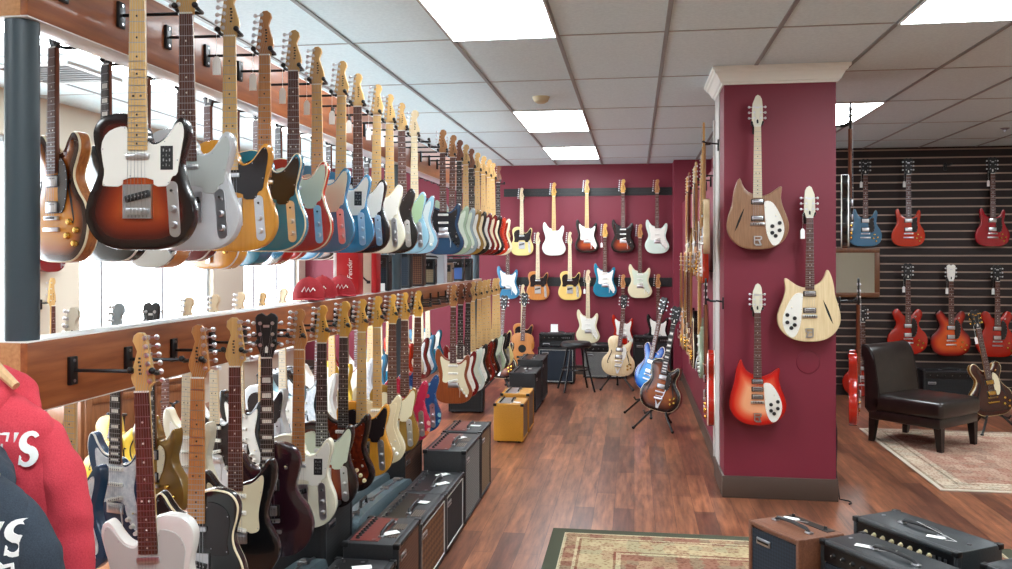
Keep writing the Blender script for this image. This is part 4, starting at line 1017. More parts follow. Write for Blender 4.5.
row([
 (0, 'strat', NAVY, 'navy electric guitar', D(guard=G_PRL, board='M', headm=OWH, neckw='P')),
 (1, 'strat', NAVY, 'navy electric guitar with pearl white pickguard', D(guard=G_PRL, board='B', headm=SILV, binding=M_WHITE)),
 (2, 'lp', GOLD, 'gold electric guitar', D(board='B', headm=M_BLACK, guard=G_CRM)),
 (3, 'strat', OWH, 'cream electric guitar', D(guard=G_WHT, board='P')),
 (4, 'strat', PWH, 'pearl white electric guitar', D(guard=G_BLK, board='P')),
 (5, 'strat', BLK, 'black electric guitar with white pickguard', D(guard=G_WHT, board='P')),
 (6, 'tele', PWH, 'white electric guitar with black pickguard', D(guard=G_BLK, board='M')),
 (7, 'strat', LPB, 'pale blue electric guitar', D(guard=G_WHT, board='P')),
 (8, 'strat', BLK, 'black electric guitar with pearl pickguard', D(guard=G_PRL, board='P')),
 (9, 'strat', WHT, 'white electric guitar', D(guard=G_WHT, board='R')),
 (10, 'tele', YEL, 'yellow electric guitar with white pickguard', D(guard=G_WHT, board='M')),
 (11, 'strat', DRED, 'dark red electric guitar with white pickguard', D(guard=G_WHT, board='R')),
 (12, 'strat', PWH, 'white electric guitar with pearl pickguard', D(guard=G_PRL, board='R')),
 (13, 'strat', LAKE, 'blue electric guitar with white pickguard', D(guard=G_WHT, board='M')),
 (14, 'tele', TEAL, 'teal electric guitar with white pickguard', D(guard=G_WHT, board='P')),
 (15, 'strat', CHER, 'red electric guitar', D(guard=G_WHT, board='M')),
 (16, 'strat', ORG, 'orange electric guitar', D(guard=G_CRM, board='M')),
 (17, 'tele', OWH, 'cream electric guitar with black pickguard', D(guard=G_BLK, board='P')),
 (18, 'strat', DRED, 'dark red electric guitar', D(guard=G_PRL, board='P')),
 (19, 'strat', LAKE, 'blue electric guitar', D(guard=G_PRL, board='P')),
 (20, 'tele', TEAL, 'teal electric guitar', D(guard=G_WHT, board='P')),
], XBK, YBK+.03, NUTL+.016, -12, 'window side of lower rail', 'guitars hanging on the window side of the lower rail', ss=1.0)

# ---------------------------------------------------------------- wall hung guitars
def wall_hanger_mesh():
    mb = MB(); mb.box(-.018, .018, -.012, 0, -.05, .03, 0, .003); mb.tube([(0, -.008, 0), (0, -.055, .005)], .006, 0, 8)
    mb.tube([(-.034, -.105, .012), (-.036, -.085, .004), (-.03, -.056, .002), (.03, -.056, .002), (.036, -.085, .004), (.034, -.105, .012)], .006, 0, 8)
    for s in (-1, 1): mb.ball((s*.034, -.106, .014), (.009, .011, .009), 0, 8, 6)
    return mb.mesh('hanger', nm=1)
def whook(x, y, z, rz, label, parent=None, group='black wall hangers'):
    h = link('hanger' if parent else 'wall_hanger', cached('whang', wall_hanger_mesh), M_BLKMETAL, parent, (x, y, z), (0, 0, rz))
    if not parent: tag(h, label, 'hanger', group)
    return h
BACKY = YB-.087
def backg(px, bot, shape, body, desc, **kw):
    p = onY(px, bot, BACKY); sp = SPEC[shape]
    g = guitar('electric_guitar', shape, body, p, 0, desc, 'guitars on the burgundy back wall', near=False, **kw)
    return p.x, p.z+sp['nut']
def back_rail(y0, y1, x0, x1, label):
    a = onY(x0, (y0+y1)/2, YB); b = onY(x1, (y0+y1)/2, YB); h = (y1-y0)*11.6/F
    g = empty('hanging_rail', label, 'rail', ((a.x+b.x)/2, YB-.012, a.z))
    mb = MB(); L = (b.x-a.x)/2
    for q in (-h/3, 0, h/3): mb.box(-L, L, 0, .012, q-h/6+.002, q+h/6-.002)
    mb.box(-L, L, .004, .012, -h/2, h/2); link('slat', mb, M_BLACK, g); return g
r1 = back_rail(189, 197, 504, 672, 'upper black slat rail across the burgundy back wall'); r2 = back_rail(277, 286, 504, 672, 'lower black slat rail across the burgundy back wall')
UP, MID, LOW = 'in top row on back wall', 'in middle row on back wall', 'in bottom row on back wall'
for px, bot, shape, body, desc, kw in [
 (522, 255.5, 'tele', BLN, f'blonde electric guitar with black pickguard {UP}', D(guard=G_BLK, board='P')),
 (554, 255.5, 'strat', WHT, f'all white electric guitar with maple neck {UP}', D(guard=G_WHT, board='M', neckw='Y')),
 (587, 253, 'strat', B3, f'sunburst electric guitar with white pickguard {UP}', D(guard=G_WHT, board='M', neckw='Y')),
 (623, 253, 'strat', B3, f'sunburst electric guitar with black pickguard {UP}', D(guard=G_BLK, board='R', neckw='Y', knobm=M_BLACK)),
 (657, 253.5, 'strat', MINTW, f'pale mint electric guitar with dark fingerboard {UP}', D(guard=G_WHT, board='R', neckw='T')),
]:
    x, z = backg(px, bot, shape, body, desc, **kw); whook(x-r1.location.x, 0, z+.02-r1.location.z, 0, None, r1)
for px, bot, shape, body, desc, kw in [
 (508, 299, 'strat', LAKE, f'blue electric guitar with white pickguard {MID}', D(guard=G_WHT, board='R')),
 (538, 300, 'tele', NATB, f'natural brown electric guitar with black pickguard {MID}', D(guard=G_BLK, board='P', neckw='P')),
 (570, 300, 'tele', LBL, f'butter yellow electric guitar with black pickguard {MID}', D(guard=G_BLK, board='P')),
 (605, 297, 'strat', TEAL, f'teal electric guitar with white pickguard {MID}', D(guard=G_WHT, board='R', neckw='Y', tagp=True)),
 (640, 298, 'strat', VWH, f'cream electric guitar with mint pickguard {MID}', D(guard=G_MNT, board='R', neckw='T')),
]:
    x, z = backg(px, bot, shape, body, desc, **kw); whook(x, YB, z+.02, 0, 'black hanger holding the '+desc.split(' electric')[0]+' guitar '+MID)
for px, bot, shape, body, desc, kw in [
 (523, 352, 'tele', NATB, f'natural brown electric guitar with pale neck {LOW}', D(guard=G_BLK, board='P')),
 (555, 352, None, None, None, None),
 (588, 343, 'strat', VWH, f'aged white electric guitar with pale neck {LOW}', D(guard=G_WHT, board='P', tagp=True)),
 (623, 348, 'strat', CHER, f'red electric guitar with white pickguard {LOW}', D(guard=G_WHT, board='R', neckw='T')),
 (658, 348, 'strat', BLK, f'black electric guitar with white pickguard {LOW}', D(guard=G_WHT, board='R', neckw='T')),
]:
    if shape:
        x, z = backg(px, bot, shape, body, desc, **kw)
        if bot < 350: whook(x-r2.location.x, 0, z+.02-r2.location.z, 0, None, r2)
        else: whook(x-r2.location.x, 0, z+.02-r2.location.z, 0, None, r2)
# column front
CY = CY0-.09
def hook_for(p, sp, rz, off, label):
    n = Vector((-math.sin(rz), math.cos(rz), 0)); q = p+n*off; whook(q.x, q.y, p.z+sp['nut']+.02, rz, label)
for px, bot, mir, body, desc, kw in [
 (757, 249.5, False, WAL, 'walnut brown semi-hollow guitar with white pickguard, high on burgundy column', D(board='P', guard=G_WHT, headm=OWH, fholes=None)),
 (809, 341.5, True, NATM, 'left-handed natural maple semi-hollow guitar with white pickguard on burgundy column', D(board='R', guard=G_WHT, headm=OWH, mir=True, tagp=True)),
 (757, 425, False, BFG, 'red burst electric guitar with white pickguard low on burgundy column', D(board='R', guard=G_WHT, headm=OWH, fholes=False, gshape='rick3', pus=[('toast', .312), ('toast', .258), ('toast', .204)])),
]:
    p = onY(px, bot, CY)
    g = guitar('semi_hollow_guitar' if body is not BFG else 'electric_guitar', 'rick', body, p, 0, desc, 'guitars on the front of the column', near=True, **kw)
    if body is BFG: g.scale = (.92, .92, .92)
    whook(p.x, CY0, p.z+SPEC['rick']['nut']*(.92 if body is BFG else 1)+.015, 0, 'black wall hanger on column behind the '+desc.split(' guitar')[0].replace(' semi-hollow', '').replace(' electric', '')+' guitar')
# column sides: guitars hung edge-on to the aisle, headstocks up
def side(px, bot, X, shape, body, rz, desc, group, wallx, **kw):
    p = onX(px, bot, X); sp = SPEC[shape]; nm = {'semi': 'semi_hollow_guitar', 'hollow': 'hollow_body_guitar'}.get(shape, 'electric_guitar')
    guitar(nm, shape, body, p, rz, desc, group, near=p.y < 6.6, **kw)
    h = whook(wallx, p.y, p.z+sp['nut']+.02, rz, 'black hanger holding the '+desc)
    return p
W_, E_ = -PI/2, PI/2     # facing -x, facing +x
side(706.5, 254, CX0-.09, 'tele', NATM, W_-.08, 'maple electric guitar with black pickguard high beside column', 'guitars beside the column', CX0-.004, guard=G_BLK, board='M', tagp=True)
side(711, 424, CX0-.088, 'semi', CHER, W_-.08, 'red semi-hollow guitar with white binding low beside column', 'guitars beside the column', CX0-.004, binding=M_WHITE, board='R', headm=M_BLACK, neckw='H', tagp=True)
side(845, 248, CX1+.09, 'semi', BLK, E_-.23, 'black semi-hollow guitar with white binding right of column', 'guitars beside the column', CX1, binding=M_WHITE, board='B', headm=M_BLACK, tagp=True)
side(853, 424, CX1+.13, 'semi', CHER, E_-.24, 'cherry semi-hollow guitar hanging low right of column', 'guitars beside the column', CX1+.04, board='R', headm=M_BLACK, neckw='H', tagp=True, sides=CHER)
for i, (y, shape, body, d, kw) in enumerate([(6.75, 'strat', ORG, 'orange electric guitar', D(guard=G_WHT, board='M')), (7.15, 'semi', BTB, 'sunburst semi-hollow guitar', D(binding=M_WHITE, board='R')), (7.6, 'tele', BUT, 'butterscotch electric guitar', D(guard=G_WHT, board='P')), (8.05, 'lp', GOLD, 'gold electric guitar', D(board='R', neckw='H')), (8.6, 'strat', VWH, 'cream electric guitar', D(guard=G_CRM, board='M'))]):
    guitar('semi_hollow_guitar' if shape == 'semi' else 'electric_guitar', shape, body, (.62-.088, y, CAMH+.60-SPEC[shape]['nut']), W_, f'{d}, {ORD[i]} from column in top row on divider wall', 'guitars on the burgundy divider wall', near=False, **kw)
    whook(.62, y, CAMH+.62, W_, f'black hanger holding the {d}, top row on divider wall')
for i, (y, shape, body, d, kw) in enumerate([(6.8, 'strat', SAGE, 'sage green electric guitar', D(guard=G_MNT, board='M')), (7.5, 'hollow', BTB, 'sunburst hollow-body guitar', D(binding=G_CRM, board='R')), (8.0, 'lp', BTB, 'amber electric guitar', D(board='R', neckw='H')), (8.5, 'semi', GOLD, 'gold semi-hollow guitar', D(binding=G_CRM, board='R')), (9.0, 'hollow', NATB, 'brown hollow-body guitar', D(binding=G_CRM, board='R'))]):
    guitar({'semi': 'semi_hollow_guitar', 'hollow': 'hollow_body_guitar'}.get(shape, 'electric_guitar'), shape, body, (.62-.10, y, CAMH-.13-SPEC[shape]['nut']), W_, f'{d}, {ORD[i]} from column in bottom row on divider wall', 'guitars on the burgundy divider wall', near=False, **kw)
    whook(.62, y, CAMH-.11, W_, f'black hanger holding the {d}, bottom row on divider wall')
# slatted wall
SGY = SY-.085
TOPR, BOTR = 'in top row on slatted wall', 'in bottom row on slatted wall'
for px, bot, shape, body, desc, kw in [
 (865, 246.5, 'sg', PELB, f'metallic blue horned electric guitar {TOPR}', D(guard=G_BLK, board='R', headm=M_BLACK, neckw='Y', tagp=True)),
 (908, 246.5, 'sg', ORG, f'orange red horned electric guitar {TOPR}', D(guard=G_BLK, board='R', headm=M_BLACK, neckw='T', tagp=True)),
 (992, 246.5, 'sg', SGR, f'crimson horned electric guitar {TOPR}', D(guard=G_BLK, board='R', headm=M_BLACK, neckw='T', tagp=True)),
 (907, 354, 'semi', CHER, f'cherry red semi-hollow guitar nearest the column {BOTR}', D(guard=G_BLK, board='R', headm=M_BLACK, neckw='T', tagp=True)),
 (950, 356, 'semi', BRB, f'red burst semi-hollow guitar with white headstock {BOTR}', D(guard=G_BLK, board='R', headm=M_WHITE, neckw='T', tagp=True)),
 (996, 357, 'semi', CHER, f'cherry red semi-hollow guitar farthest right {BOTR}', D(guard=G_BLK, board='R', headm=M_BLACK, neckw='T', tagp=True)),
 (862, 396, 'semi', CHER, 'cherry red semi-hollow guitar on slatted wall behind the leather chair', D(guard=G_BLK, board='R', headm=M_BLACK, neckw='Y')),
]:
    p = onY(px, bot, SGY); sp = SPEC[shape]
    guitar('semi_hollow_guitar' if shape == 'semi' else 'electric_guitar', shape, body, p, 0, desc, 'guitars on the slatted wall', near=False, fholes=False if shape == 'semi' else None, **kw).scale = (1.07, 1, 1.07)
    whook(p.x, SY, p.z+sp['nut']*1.07+.02, 0, 'black hanger above the '+desc.replace('semi-hollow ', '').replace(' electric', ''))
p = onY(945, 166, SY); whook(p.x, SY, p.z, 0, 'empty black hanger on slatted wall between two red guitars')
# framed mirror on the slatted wall
a, b = onY(826, 297, SY-.03), onY(879.5, 248, SY-.03)
g = empty('wall_mirror', 'brown wooden framed mirror on the slatted wall beside the column', 'mirror', ((a.x+b.x)/2, SY-.03, a.z))
hw, hh = (b.x-a.x)/2, b.z-a.z; mb = MB()
for q in ((-hw, hw, 0, .055), (-hw, hw, hh-.055, hh), (-hw, -hw+.055, .055, hh-.055), (hw-.055, hw, .055, hh-.055)): mb.box(q[0], q[1], -.018, .02, q[2], q[3], 0, .006)
link('frame', mb, wood('frame brown', (98, 58, 34), (120, 74, 44)), g)
mb = MB(); mb.box(-hw+.05, hw-.05, -.006, 0, .05, hh-.05); link('glass', mb, plain('mirror glass', (225, 228, 226), .02, 1.0), g)
# guitars on floor stands
def stood(shape, body, px, bot, d, rz, roll, desc, slabel, gl='guitar', name='hollow_body_guitar', sh=.62, **kw):
    p = at(px, bot, d)
    guitar_stand((p.x, p.y, 0), rz, slabel, sh, 'floor guitar stands')
    guitar(name, shape, body, (p.x-.0, p.y-.0, max(p.z, .16)), rz, desc, 'guitars on floor stands', lean=math.radians(-9), roll=roll, **kw)
stood('hollow', NATM, 617, 383, 10.4, 0, .09, 'cream blonde hollow-body guitar on floor stand before back wall', 'black stand under the cream hollow-body guitar', board='R', guard=G_WHT, headm=M_BLACK, neckw='T', near=False)
stood('hollow', BDK, 658, 411, 8.0, math.radians(-24), .15, 'sunburst hollow-body guitar on floor stand at end of aisle', 'black tripod stand under the sunburst hollow-body guitar', board='B', guard=G_BLK, headm=M_BLACK, neckw='H', binding=G_CRM, near=False, sides=MAH)
stood('semi', BLB, 647, 391, 8.7, math.radians(-48), .14, 'blue semi-hollow guitar on stand behind the sunburst hollow-body', 'black stand under the blue semi-hollow guitar', name='semi_hollow_guitar', board='R', headm=M_BLACK, neckw='H', binding=M_WHITE, near=False)
stood('semi', burst('walnut gold burst', [(0, (140, 96, 40)), (.12, (60, 26, 18)), (.5, (52, 24, 20)), (1, (66, 32, 24))]), 994, 432, 7.8, math.radians(12), -.12, 'dark brown semi-hollow guitar with cream binding on stand behind chair', 'black stand under the dark brown guitar beside leather chair', name='semi_hollow_guitar', board='R', headm=M_BLACK, neckw='Y', binding=M_CREAM, guard=G_CRM, hardware=M_GOLD, sh=.62, tagp=True)
stood('hollow', YEL, 108, 508, 5.15, math.radians(-8), .06, 'yellow hollow-body guitar on stand behind the rails near window', 'black stand under the yellow hollow-body guitar', board='R', headm=M_BLACK, neckw='H', guard=G_BLK, binding=M_BLACK, hardware=M_GOLD, near=False)
stood('sg', CHER, 166, 508, 5.6, math.radians(10), -.05, 'cherry red electric guitar on stand behind the rails near window', 'black stand under the cherry red electric guitar', name='electric_guitar', board='R', headm=M_BLACK, neckw='H', guard=G_WHT, near=False)
stood('acoustic', NATB, 521, 386, 10.8, math.radians(8), .05, 'brown acoustic guitar on stand near the back wall', 'black stand under the brown acoustic guitar', name='acoustic_guitar', board='R', headm=M_BLACK, neckw='H', near=False)
stood('hollow', BDK, 500, 388, 10.2, math.radians(-10), .02, 'dark sunburst hollow-body guitar on stand behind black amplifiers', 'black stand under the dark sunburst hollow-body guitar', board='R', headm=M_BLACK, neckw='H', near=False, binding=G_CRM)
# bass guitars on the left wall
for bot, body, desc in ((272, DRED, 'dark red bass guitar high on cream wall beside shop window'), (432, SGR, 'crimson bass guitar low on cream wall beside shop window')):
    p = onX(50, bot, XL+.09)
    guitar('bass_guitar', 'bass', body, p, E_, desc, 'bass guitars on the cream wall', cat='bass guitar', board='R', guard=G_PRL, near=False)
    whook(XL, p.y, p.z+SPEC['bass']['nut']+.02, E_, 'black hanger holding the '+desc)
# ---------------------------------------------------------------- amplifiers along the aisle (fronts face the aisle)
AX = -.99
def Dy(px): return onX(px, 300, AX).y
def lamp(px0, px1, h, d, label, **kw):
    y0, y1 = Dy(px0), Dy(px1)
    if 'w' in kw: w = kw.pop('w'); c = (y0+y1)/2
    else: w = y1-y0-.006; c = (y0+y1)/2
    return amp((AX-d/2, c, 0), PI/2, w, d, h, label, group='amplifiers along the aisle', **kw)
WP = plain('white piping', (206, 206, 200), .5)
lamp(353, 396.5, .325, .26, 'low black amplifier nearest the camera at bottom of left row', gr=GR_BLK, nk=6, pan=PANB, papers=1)
lamp(398.5, 421, .375, .25, 'black amplifier with maroon top panel and rounded near end', gr=GR_OX, nk=9, pan=MAROON, papers=1, vents=2)
lamp(421, 446, .34, .25, 'black amplifier with brown diamond grille and maroon top', gr=GR_BRN, nk=8, pan=PANB, papers=1, piping=WP, vents=1)
lamp(446.5, 464, .335, .25, 'black amplifier with dark grey grille under white price cards', gr=GR_BLK, nk=6, piping=WP, papers=2)
lamp(465.5, 481, .445, .26, 'tall black amplifier with silver grille in middle of row', gr=GR_SILV, nk=8, pan=MAROON, vents=2, papers=1)
lamp(481.5, 491, .45, .26, 'tall black amplifier with tan grille at far end of row', gr=GR_TAN, nk=6, pan=MAROON, papers=1)
y0 = fl(526, 443).y-.03
amp((-.94-.13, y0+.19, 0), PI/2, .36, .26, .335, 'yellow tweed amplifier nearest of the pair beside aisle', cover=TWEED, gr=GR_TAN, nk=5, pan=M_CHROME, group='tweed amplifiers', papers=1, logo=False)
amp((-.94-.13, y0+.60, 0), PI/2, .38, .26, .36, 'yellow tweed amplifier farther of the pair beside aisle', cover=TWEED, gr=GR_TAN, nk=5, pan=M_CHROME, group='tweed amplifiers', logo=False)
amp((-1.13, 9.0, 0), PI/2, .52, .28, .41, 'black amplifier behind the tweed amplifiers', gr=GR_BLK, group='black amplifiers behind the tweed pair', papers=1)
amp((-1.13, 9.66, 0), PI/2, .55, .28, .47, 'taller black amplifier farther behind the tweed amplifiers', gr=GR_BLK, group='black amplifiers behind the tweed pair')
p = fl(467, 411); amp((p.x, p.y, 0), .1, .36, .24, .34, 'small black amplifier on floor under the lower rail', gr=GR_BLK, nk=5)
# back wall stacks
p = fl(556, 384); amp((p.x, p.y+.14, 0), 0, .46, .28, .46, 'black speaker cabinet with white piping at back wall', gr=GR_BLUE, piping=WP, panel='top', nk=2, name='speaker_cabinet', cat='speaker cabinet')
amp((p.x, p.y+.15, .46), 0, .44, .22, .17, 'black amplifier head on the white piped cabinet at back wall', gr=GR_BLK, panel='front', nk=6, name='amplifier_head', feet=True)
q = Vector((p.x-.03, p.y+.1, .645))
mb = MB(); mb.box(-.045, .045, -.002, .002, 0, .10, 0); mb.box(-.05, .05, -.004, .03, 0, .006, 0); tag(link('price_sign', mb, M_CARD, None, q), 'small white price card on amplifier head at back wall', 'price card')
p = fl(603, 379); amp((p.x, p.y+.15, 0), 0, .52, .28, .44, 'grey grille combo amplifier behind the stool at back wall', gr=GR_SILV, panel='front', nk=6, piping=WP)
p = fl(652, 378); amp((p.x, p.y+.15, 0), 0, .50, .28, .55, 'black combo amplifier behind the sunburst hollow-body guitar', gr=GR_BLK, panel='front', nk=6)
p = onY(950, 396, SY-.25); amp((p.x, SY-.22, 0), 0, .62, .26, .34, 'low black amplifier against slatted wall behind the chair', gr=GR_BLK, panel='front', nk=6)
# four amplifiers in the right foreground, turned to the left
dirv = Vector((.534, -.845, 0)); dep = Vector((.845, .534, 0)); rz = math.atan2(dirv.y, dirv.x)
def famp(A, w, d, h, label, **kw):
    c = Vector((A[0], A[1], 0))+dirv*w/2+dep*d/2
    return amp(c, rz, w, d, h, label, **kw)
famp((.495, 3.886), .31, .25, .45, 'brown amplifier with blue grille in the right foreground', cover=BROWNV, gr=GR_BLUE, nk=2, pan=plain('dark slot', (30, 22, 18), .5), tagpos=(-.08, .05), corners=False, pt=.05)
famp((.739+.012, 3.643+.02), .56, .235, .45, 'grey black amplifier with front knobs beside the brown amplifier', cover=GREYV, gr=GR_BLUE, panel='front', nk=8, tagpos=(-.13, -.03), piping=None)
famp((.962, 4.006), .525, .262, .45, 'grey black amplifier with cream front knobs behind the others', cover=GREYV, gr=GR_BLUE, panel='front', nk=8, knobm=M_CREAM, tagpos=(.10, -.05))
famp((1.30, 3.49), .5, .25, .44, 'black amplifier cut off at bottom right corner', cover=GREYV, gr=GR_BLK, panel='front', nk=6)
# big dark speaker cabinet and small amp behind the aisle row
p = at(329, 506, 3.85); amp((-1.48, 3.72, 0), PI/2, .36, .34, .50, 'big black speaker cabinet on floor under the lower rail', gr=GR_BLK, nk=2, name='speaker_cabinet', cat='speaker cabinet')
amp((-1.46, 5.15, 0), PI/2, .42, .24, .44, 'black amplifier behind the aisle row below the rail', gr=GR_OX, nk=5)
# guitar cases standing on edge
CASE = noisy('blue grey case vinyl', (64, 78, 84), (84, 98, 104), (1, 1, 1), 120, .35, .1, 2, .15)
def case(x, y0, L, h, label, flip=False, t=.12, lean=0):
    g = empty('guitar_case', label, 'guitar case', (x, y0, 0), 0, 'hard guitar cases on the floor', 0, lean)
    pf = [(0, .05), (.05, 0), (L-.05, 0), (L, .05), (L, h*.80), (L-.06, h*.88), (.50, h*.97), (.06, h), (0, h*.9)]
    pf = [(y, z) for y, z in chaikin(pf, 2)]
    for s, n in ((-1, 'shell'), (1, 'lid')):
        mb = MB(); X = [(0, 0), (s*t*.40, 0), (s*t*.5, .02)]
        mb.loft([[(xx, y, z) for y, z in inset(pf if area(pf) > 0 else pf[::-1], i)] for xx, i in X]); link(n, mb, CASE, g)
    mb = MB(); mb.tube([(0, y, z) for y, z in inset(pf if area(pf) > 0 else pf[::-1], -.001)]+[(0, *pf[0])], .006, 0, 6); link('valance', mb, M_STEEL, g)
    for y in (.12, .36, .62, .85*L):
        mb = MB(); zz = max(z for yy, z in pf if abs(yy-y) < .1); mb.box(-.022, .022, y-.018, y+.018, zz-.012, zz+.008, 0, .003); mb.cyl((-.012, y, zz+.008), (.012, y, zz+.008), .006, 0, 8); link('latch', mb, M_STEEL, g)
    mb = MB(); zz = h; mb.tube([(0, .20, zz-.002), (0, .21, zz+.028), (0, .29, zz+.03), (0, .30, zz-.002)], .008, 0, 8); link('handle', mb, M_BLACK, g)
    return g
case(-1.34, 3.90, 1.02, .36, 'blue grey guitar case on edge beside the aisle amplifiers')
case(-1.49, 4.06, 1.02, .36, 'blue grey guitar case on edge second from the aisle amplifiers')
case(-1.36, 2.55, 1.02, .36, 'blue grey guitar case below the dark oxblood guitar')
case(-1.53, 2.45, 1.02, .33, 'grey guitar case on edge below the black guitar')
# wooden cabinet and boxes by the window
p = fl(142, 480); g = empty('wooden_cabinet', 'brown wooden cabinet with two panelled doors by shop window', 'cabinet', (-3.95, 6.2, 0), math.radians(70))
CAB = wood('cabinet brown', (118, 74, 46), (140, 92, 58))
mb = MB(); mb.box(-.5, .5, -.2, .2, 0, .60, 0, .006); mb.box(-.52, .52, -.22, .22, .60, .63, 0, .006); link('body', mb, CAB, g)
for s in (-1, 1):
    mb = MB(); x = s*.245
    mb.box(x-.23, x+.23, -.212, -.2, .05, .58, 0, .003)
    for a in ((x-.23, x-.18, .05, .58), (x+.18, x+.23, .05, .58), (x-.18, x+.18, .05, .10), (x-.18, x+.18, .53, .58)): mb.box(a[0], a[1], -.222, -.211, a[2], a[3], 0, .003)
    d = link('door', mb, CAB, g); mb = MB(); mb.lathe((x-s*.19, -.222, .33), [(.006, 0), (.005, .012), (.012, .018), (.010, .026), (.001, .028)], 0, 12, 'y'); link('knob', mb, M_GOLD, d)
mb = MB(); mb.box(-.16, .16, -.11, .11, 0, .004); mb.box(-.14, .17, -.10, .12, .004, .007); tag(link('paper_stack', mb, M_CARD, None, (-3.9, 6.1, .63), (0, 0, .9)), 'white papers lying on the brown wooden cabinet', 'papers')
amp((-3.2, 7.6, 0), PI/2, .6, .3, .55, 'black amplifier by the shop window beyond the cabinet', gr=GR_SILV, piping=WP)
amp((-3.55, 4.3, 0), .4, .5, .26, .40, 'black amplifier beside the yellow guitar near window', gr=GR_SILV, panel='front')
# ---------------------------------------------------------------- goods standing on the lower rail
TOP = LZ1+.004
REDC = noisy('red cotton', (142, 14, 26), (170, 24, 36), (1, 1, 1), 200, .8); REDP = plain('red card', (176, 26, 30), .4)
def cap(x, y, label, rz=.3):
    g = empty('baseball_cap', label, 'cap', (x, y, TOP), rz, 'red caps on the lower rail')
    mb = MB(); rings = []
    for i in range(7):
        t = i/6*PI/2; rings.append([(math.cos(t)*.088*math.cos(a), math.cos(t)*.098*math.sin(a), .012+.115*math.sin(t)) for a in [2*PI*j/20 for j in range(20)]])
    rings[-1] = [(x_*.02 if 0 else .003*math.cos(2*PI*j/20), .003*math.sin(2*PI*j/20), .127) for j, (x_, y_, z_) in enumerate(rings[-1])]
    mb.loft(rings); link('crown', mb, REDC, g)
    mb = MB(); rr = []
    for t, z in ((0, .014), (1, .006)):
        pass
    top = [(.086*math.cos(a), -.096*math.sin(a), .016) for a in [PI*.12+PI*.76*j/12 for j in range(13)]]; out = [(.092*math.cos(a), -.175*math.sin(a)*.9-.02, .002+.012*math.sin(a)) for a in [PI*.12+PI*.76*j/12 for j in range(13)]]
    vt = [mb.V(q) for q in top]; vo = [mb.V(q) for q in out]; vt2 = [mb.V((q[0], q[1], q[2]-.003)) for q in top]; vo2 = [mb.V((q[0], q[1], q[2]-.003)) for q in out]
    for j in range(12): mb.face([vt[j], vt[j+1], vo[j+1], vo[j]]); mb.face([vt2[j], vo2[j], vo2[j+1], vt2[j+1]]); mb.face([vo[j], vo[j+1], vo2[j+1], vo2[j]])
    link('visor', mb, REDC, g); mb = MB(); mb.ball((0, 0, .128), (.008, .008, .005)); link('button', mb, REDC, g)
    mb = MB(); mb.tube([(-.035, -.094, .05), (-.02, -.094, .075), (-.012, -.094, .05), (.0, -.093, .072), (.008, -.094, .05), (.024, -.093, .07), (.034, -.092, .056)], .0035, 0, 6); link('script_badge', mb, M_CARD, g)
cap(-1.73, 4.42, 'red cap nearest on lower rail with white script', .35); cap(-1.76, 4.70, 'red cap second on lower rail with white script', .2); cap(-1.72, 4.90, 'red cap beside the red script box on lower rail', .4)
def text_mesh(s, size, depth, shear=0, font_scale=(1, 1)):
    c = bpy.data.curves.new('lettering', 'FONT'); c.body = s; c.size = size; c.extrude = depth; c.shear = shear; c.align_x = 'CENTER'; c.align_y = 'CENTER'; c.resolution_u = 3
    o = bpy.data.objects.new('lettering', c); COL.objects.link(o); dg = bpy.context.evaluated_depsgraph_get()
    me = bpy.data.meshes.new_from_object(o.evaluated_get(dg)); bpy.data.objects.remove(o); bpy.data.curves.remove(c); me.materials.clear(); me.materials.append(None)
    return me
y = 5.17; g = empty('display_box', 'tall red display box with white script lettering on lower rail', 'box', (-1.75, y, TOP))
mb = MB(); mb.box(-.075, .065, -.05, .05, 0, .37, 0, .003); link('carton', mb, REDP, g)
mb = MB(); mb.box(-.098, -.076, -.045, .05, 0, .36, 0, .002); link('white_flap', mb, M_CARD, g)
link('lettering', text_mesh('Fender', .044, .0006, .3), M_WHITE, g, (.012, -.0508, .158), (PI/2, -PI/2, 0))
y = 5.48; g = empty('display_box', 'cream display box with dark cable print beside the red box', 'box', (-1.75, y, TOP))
mb = MB(); mb.box(-.085, .05, -.05, .05, 0, .36, 0, .003); link('carton', mb, plain('cream card', (206, 186, 164), .6), g)
mb = MB(); mb.box(.051, .085, -.05, .05, 0, .36, 0, .003); link('red_edge', mb, REDP, g)
mb = MB(); mb.tube([(-.03, -.051, .33), (-.025, -.051, .24), (-.045, -.051, .17), (-.005, -.051, .10), (.03, -.051, .07)], .006, 0, 6); mb.tube([(-.02, -.051, .33), (-.03, -.051, .20), (-.02, -.051, .12), (-.05, -.051, .05)], .005, 0, 6); mb.box(-.07, -.04, -.052, -.05, .05, .08); mb.box(.02, .045, -.052, -.05, .06, .08); link('print', mb, M_BLACK, g)
def mini(y, w, h, label, cover=TOLEX, gr=GR_BLUE, x=-1.75, logo=False): return amp((x, y, TOP), .1, w, .13, h, label, cover=cover, gr=gr, panel='front', nk=3, feet=False, corners=False, logo=logo, name='practice_amplifier', group='small amplifiers on the lower rail')
mini(5.76, .17, .25, 'small black practice amplifier next to the cream display box', gr=GR_BLUE)
mb = MB(); mb.box(-.045, .045, -.002, .002, 0, .055); mb.box(-.045, .045, -.002, .03, 0, .003); tag(link('price_sign', mb, M_CARD, None, (-1.72, 5.66, TOP)), 'small white price card before practice amplifier on lower rail', 'price card')
mini(6.35, .16, .32, 'tall black practice amplifier behind the middle post'); mini(6.75, .17, .33, 'dark brown boxed amplifier on lower rail beyond middle post', cover=plain('dark brown', (58, 38, 34), .5), gr=GR_OX)
mini(7.15, .17, .22, 'square dark practice amplifier with brown grille on lower rail', gr=GR_TAN)
